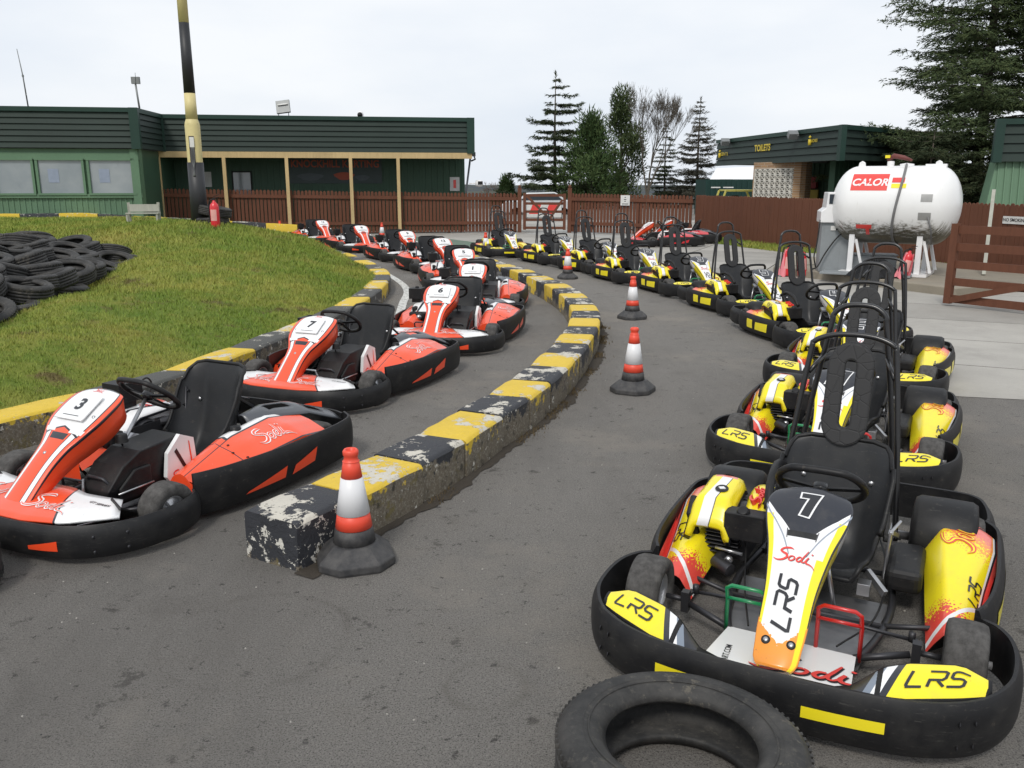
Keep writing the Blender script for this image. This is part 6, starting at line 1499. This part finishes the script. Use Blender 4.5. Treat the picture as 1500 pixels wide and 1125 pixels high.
bx, by = -8.4, 19.9; be = empty('bench', (bx, by, mh(bx, by) - .06), R(10)); be.scale = (.78, .8, .82); tag(be, 'small weathered wooden bench on the grass before the porch', 'bench')
for s in (-.42, .40): b = MB(); b.bar((s, 0, -.05), (s - .02, .04, .62), .07, .05); b.bar((s, -.32, -.05), (s, -.32, .34), .06, .05); b.build('leg', GREYW, be)
b = MB(); b.box((0, -.02, .47), (.82, .03, .20)); b.build('backrest', GREYW, be); b = MB(); b.box((0, -.2, .33), (.9, .34, .03)); b.build('seat', GREYW, be)

# ------------------------------------------------------------------ far land and hills
HILLM = M('moorland_haze_tint', (.075, .085, .07), .95, 0, .1); HILLM.layer(HILLM.noise(.012, 6, .6, HILLM.world()).ramp(.42, .62), (.05, .06, .075)); HILLM = HILLM.m  # muted moor; the bluish layer puts distance haze into the colour
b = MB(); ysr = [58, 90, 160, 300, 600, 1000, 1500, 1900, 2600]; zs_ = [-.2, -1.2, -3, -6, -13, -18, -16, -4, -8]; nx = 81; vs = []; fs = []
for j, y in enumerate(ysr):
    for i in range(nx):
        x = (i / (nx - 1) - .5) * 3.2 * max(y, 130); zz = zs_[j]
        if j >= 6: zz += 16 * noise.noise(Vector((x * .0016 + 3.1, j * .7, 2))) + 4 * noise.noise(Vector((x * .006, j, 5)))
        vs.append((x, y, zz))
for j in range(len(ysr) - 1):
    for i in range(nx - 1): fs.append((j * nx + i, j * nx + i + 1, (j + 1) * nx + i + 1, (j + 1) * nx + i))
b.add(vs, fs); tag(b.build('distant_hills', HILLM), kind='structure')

# ------------------------------------------------------------------ trees
def leafmat(name, c1, c2):
    m = M(name, c1, .75, 0, .15); gi = m.nt.nodes.new('ShaderNodeNewGeometry'); ri = X(m.nt, gi.outputs['Random Per Island'])
    m.layer(ri, c2); m.layer(m.noise(.9, 4, .6, m.world()).ramp(.4, .65) * .55, tuple(v * .55 for v in c1)); return m.m
LF1 = leafmat('spruce_needles', (.035, .055, .028), (.075, .085, .04)); LF2 = leafmat('cypress_foliage', (.03, .06, .022), (.06, .09, .03)); LF3 = leafmat('sparse_brown_spruce', (.05, .055, .04), (.09, .08, .06)); BARK = simple('bark', (.085, .07, .055), .9, 0, .4, 4, .4, 20); BARKP = simple('pale_bark', (.11, .095, .075), .9, 0, .3, 4)
class Leaves:
    def __init__(s): s.V = []; s.n = 0
    def card(s, p, d, w, l):
        """a thin pointed spray from p along d"""
        d = d.normalized(); r_ = Vector((rnd.gauss(0, 1), rnd.gauss(0, 1), rnd.gauss(0, 1))); x = d.cross(r_)
        if x.length < .01: return
        x.normalize(); s.V += [tuple(p - x * w * .5), tuple(p + x * w * .5), tuple(p + d * l)]; s.n += 1
    def build(s, name, mat, parent):
        V = np.array(s.V, dtype=np.float32); n = s.n; me = bpy.data.meshes.new(name); me.vertices.add(n * 3); me.vertices.foreach_set('co', V.ravel()); me.loops.add(n * 3); me.loops.foreach_set('vertex_index', np.arange(n * 3, dtype=np.int32)); me.polygons.add(n); me.polygons.foreach_set('loop_start', np.arange(0, n * 3, 3, dtype=np.int32)); me.update(); me.validate(); me.materials.append(mat)
        o = bpy.data.objects.new(name, me); col.objects.link(o); o.parent = parent; return o
def conifer(x, y, z, h, rb, label, whorls=26, per=6, dens=1., mat=None, start=.12, up=.15, droop=.25, seed=1, nl=.22, shape=1., kind='spruce', irregular=.35, trunkr=None):
    global rnd; keep = rnd; rnd = random.Random(seed)
    root = empty('conifer_tree', (x, y, z)); tag(root, label, 'tree'); tr_ = MB(); L = Leaves(); br = MB(); R0 = trunkr or h * .016
    tr_.tube([(0, 0, -.4), (0.02, 0, h * .3), (-.03, .02, h * .65), (0, 0, h)], [R0, R0 * .8, R0 * .45, .01], 10); tr_.build('trunk', BARK, root)
    for i in range(whorls):
        t = start + (1 - start) * (i + rnd.uniform(-.3, .3)) / whorls; t = min(.99, max(start * .8, t)); zz = h * t
        rad = rb * (1 - t) ** shape * (1 + .12) + .08; n_ = max(3, int(per * (1 if t < .8 else .7)))
        for k in range(n_):
            a = rnd.uniform(0, 6.283); ln = rad * rnd.uniform(1 - irregular * 1.4, 1 + irregular * .5)
            if ln < .1: continue
            d = Vector((math.cos(a), math.sin(a), 0)); pts = []
            nseg = 7
            for q in range(nseg + 1):
                s = q / nseg; pts.append(Vector((0, 0, zz)) + d * ln * s + Vector((0, 0, ln * (up * s - droop * s * s + .16 * s ** 4))))
            br.tube(pts, [max(.006, h * .0028 * (1 - q / nseg * .85)) for q in range(nseg + 1)], 4, cap=False)
            m_ = max(3, int(ln / (.16 * (h / 8) ** .5)))
            for q in range(1, m_ + 1):
                s = (q + rnd.uniform(-.4, .4)) / m_; s = max(.12, min(1, s))
                if s < .25 and rnd.random() < .5: continue
                i0 = min(nseg - 1, int(s * nseg)); p = pts[i0].lerp(pts[i0 + 1], s * nseg - i0); side = Vector((-d.y, d.x, 0)); tl = ln * .30 * (1.15 - s * .7) + .08
                for sg in (-1, 1):
                    td = (side * sg * rnd.uniform(.6, 1.1) + d * rnd.uniform(.3, .8) + Vector((0, 0, rnd.uniform(-.35, .12)))).normalized()
                    nn = max(2, int(tl / nl * 7 * dens))
                    for w_ in range(nn):
                        pp = p + td * tl * (w_ + rnd.random()) / nn + Vector((rnd.gauss(0, .025), rnd.gauss(0, .025), rnd.gauss(0, .025)))
                        L.card(pp, td + Vector((rnd.gauss(0, .5), rnd.gauss(0, .5), rnd.gauss(0, .35) - .1)), nl * .22, nl * rnd.uniform(.6, 1.2))
    for w_ in range(30): L.card(Vector((0, 0, h * (.95 + .05 * rnd.random()))), Vector((rnd.gauss(0, .4), rnd.gauss(0, .4), .8)), nl * .2, nl)
    br.build('branches', BARK, root); L.build('crown', mat or LF1, root); rnd = keep; return root
def bushy(x, y, z, h, rx, label, trunk=.18, mat=None, n=14000, seed=3, lobes=26, nl=.26, top=1.):
    global rnd; keep = rnd; rnd = random.Random(seed); root = empty('conifer_tree', (x, y, z)); tag(root, label, 'tree'); tb = MB(); L = Leaves()
    tb.tube([(0, 0, -.4), (.05, 0, h * .4), (0, .05, h * .9)], [h * .02, h * .015, .02], 8); Lb = []
    for k in range(lobes):
        t = trunk + (1 - trunk) * (k + .5) / lobes; a = rnd.uniform(0, 6.28); env = rx * (math.sin(min(1, (t - trunk) / (1 - trunk) * 1.0 + .22) * math.pi) ** .7) * top
        r_ = env * rnd.uniform(.25, .75); c = Vector((math.cos(a) * r_, math.sin(a) * r_, h * t)); Lb.append((c, rx * rnd.uniform(.28, .46)))
        tb.tube([(0, 0, max(.1, h * (t - .18))), c * .6 + Vector((0, 0, h * (t - .1) * .4)), c], [.05, .035, .01], 5)
    tb.build('trunk', BARK, root)
    for k in range(n):
        c, r_ = Lb[rnd.randrange(len(Lb))]; v = Vector((rnd.gauss(0, 1), rnd.gauss(0, 1), rnd.gauss(0, 1))).normalized(); rr = r_ * rnd.random() ** .4
        p = c + Vector((v.x * rr, v.y * rr, v.z * rr * 1.1)); L.card(p, v * .6 + Vector((0, 0, .6)) + Vector((rnd.gauss(0, .4), rnd.gauss(0, .4), rnd.gauss(0, .4))), nl * .28, nl * rnd.uniform(.6, 1.3))
    L.build('crown', mat or LF2, root); rnd = keep; return root
def bare(x, y, z, h, label, seed=4, spread=.42, depth=6, nb=3, mat=None, name='bare_tree', r0=.016, ang=.5):
    rr = random.Random(seed); root = empty(name, (x, y, z)); tag(root, label, 'tree'); tb = MB(); tw = MB()
    def grow(p, d, ln, r_, k):
        q = p; pts = [p]
        for s in range(3): d = (d + Vector((rr.gauss(0, .08), rr.gauss(0, .08), .05))).normalized(); q = q + d * ln / 3; pts.append(q)
        (tb if k > depth - 2 else tw).tube(pts, [r_, r_ * .9, r_ * .8, r_ * .68], 6 if k > depth - 2 else 3, cap=False)
        if k == 0: return
        for c in range(nb if k < depth else nb + 1):
            a = rr.uniform(0, 6.28); x_ = d.orthogonal().normalized(); y_ = d.cross(x_); sp = rr.uniform(.25, 1) * ang; dd = (d * math.cos(sp) + (x_ * math.cos(a) + y_ * math.sin(a)) * math.sin(sp)).normalized()
            grow(pts[rr.choice((2, 3, 3))], dd, ln * rr.uniform(.62, .82), max(.007, r_ * .58), k - 1)
    grow(Vector((0, 0, -.3)), Vector((0, 0, 1)), h * .27, h * r0, depth); tb.build('trunk', mat or BARKP, root); tw.build('twigs', mat or BARKP, root); return root
def at_(px, Z, z=0.): return ((px - 750) / 1250 * Z, (Z - (H - z) * .23) / .9732)
conifer(*at_(812, 60), -.8, 9.9, 3.1, 'tall sparse spruce with separate layered branches, leftmost of the tree group', 15, 5, 1.5, LF1, .18, .0, .10, 11, .26, .62, irregular=.55)
bushy(*at_(864, 58), -.8, 6.5, 2.5, 'round dark green evergreen right of the sparse spruce', .17, leafmat('round_tree_foliage', (.042, .08, .028), (.085, .12, .042)), 11000, 3, 26, .32, 1.15)
bushy(*at_(907, 61), -.8, 8.5, 2.1, 'tall pointed green evergreen between round tree and bare tree', .16, leafmat('olive_foliage', (.05, .08, .032), (.10, .125, .05)), 8500, 8, 28, .30, 1.15)
bare(*at_(948, 58), -.8, 10.4, 'tall bare leafless tree in the middle of the tree group', 27, depth=7, ang=.33, r0=.010)
conifer(*at_(972, 62), -.8, 6.6, 1.7, 'short dark conifer behind the bare tree', 20, 5, .9, LF1, .12, .1, .2, 15, .22, .9)
conifer(*at_(1019, 60), -.8, 8.2, 2.1, 'grey brown spruce nearest the toilet block, rightmost of the group', 26, 6, .9, LF3, .14, .12, .12, 18, .2, .8)
bare(*at_(722, 62), -.5, 3.2, 'small bare bush left of the tree group', 31, depth=5, name='bare_bush', r0=.012, ang=.7, mat=simple('twig_brown', (.16, .12, .09), .9))
bushy(*at_(742, 60), -.5, 2.4, 1.2, 'low green evergreen bush beyond the left gate post', .05, LF2, 4000, 41, 10)
conifer(*at_(1418, 27), 0, 11.8, 3.35, 'huge dark spruce towering behind the gas tank', 48, 9, .85, leafmat('dark_spruce_needles', (.045, .07, .032), (.095, .12, .048)), .05, .20, .26, 79, .15, .55, irregular=.55, trunkr=.2)
conifer(*at_(1352, 25), 0, 3.2, 1.9, 'low spreading spruce in front of the toilet block', 14, 8, 1.3, LF1, .3, .05, .1, 78, .14, .45, trunkr=.07)

# ------------------------------------------------------------------ two red karts parked by the far fence
RO = simple('crimson_paint', (.55, .02, .03), .3, 0, .1, coat=.25)
def redden(o):
    for ch in list(o.children):
        for i, s_ in enumerate(ch.material_slots):
            nm = s_.material.name if s_.material else ''
            if nm.startswith(('orange_pod', 'front_panel', 'orange_paint')): s_.link = 'OBJECT'; s_.material = RO
        redden(ch)
base = okk[0][0]
for (x, y, hd, lab) in ((4.35, 24.6, 188, 'red kart parked by the far brown fence facing left'), (5.15, 25.9, 176, 'dark rear half of a second red kart behind the first, in the fence corner')):
    o = copy_tree(base); o.location = (x, y, .004); o.rotation_euler = (0, 0, R(hd)); tag(o, lab, 'go-kart', 'red karts parked by the fence')
    redden(o)
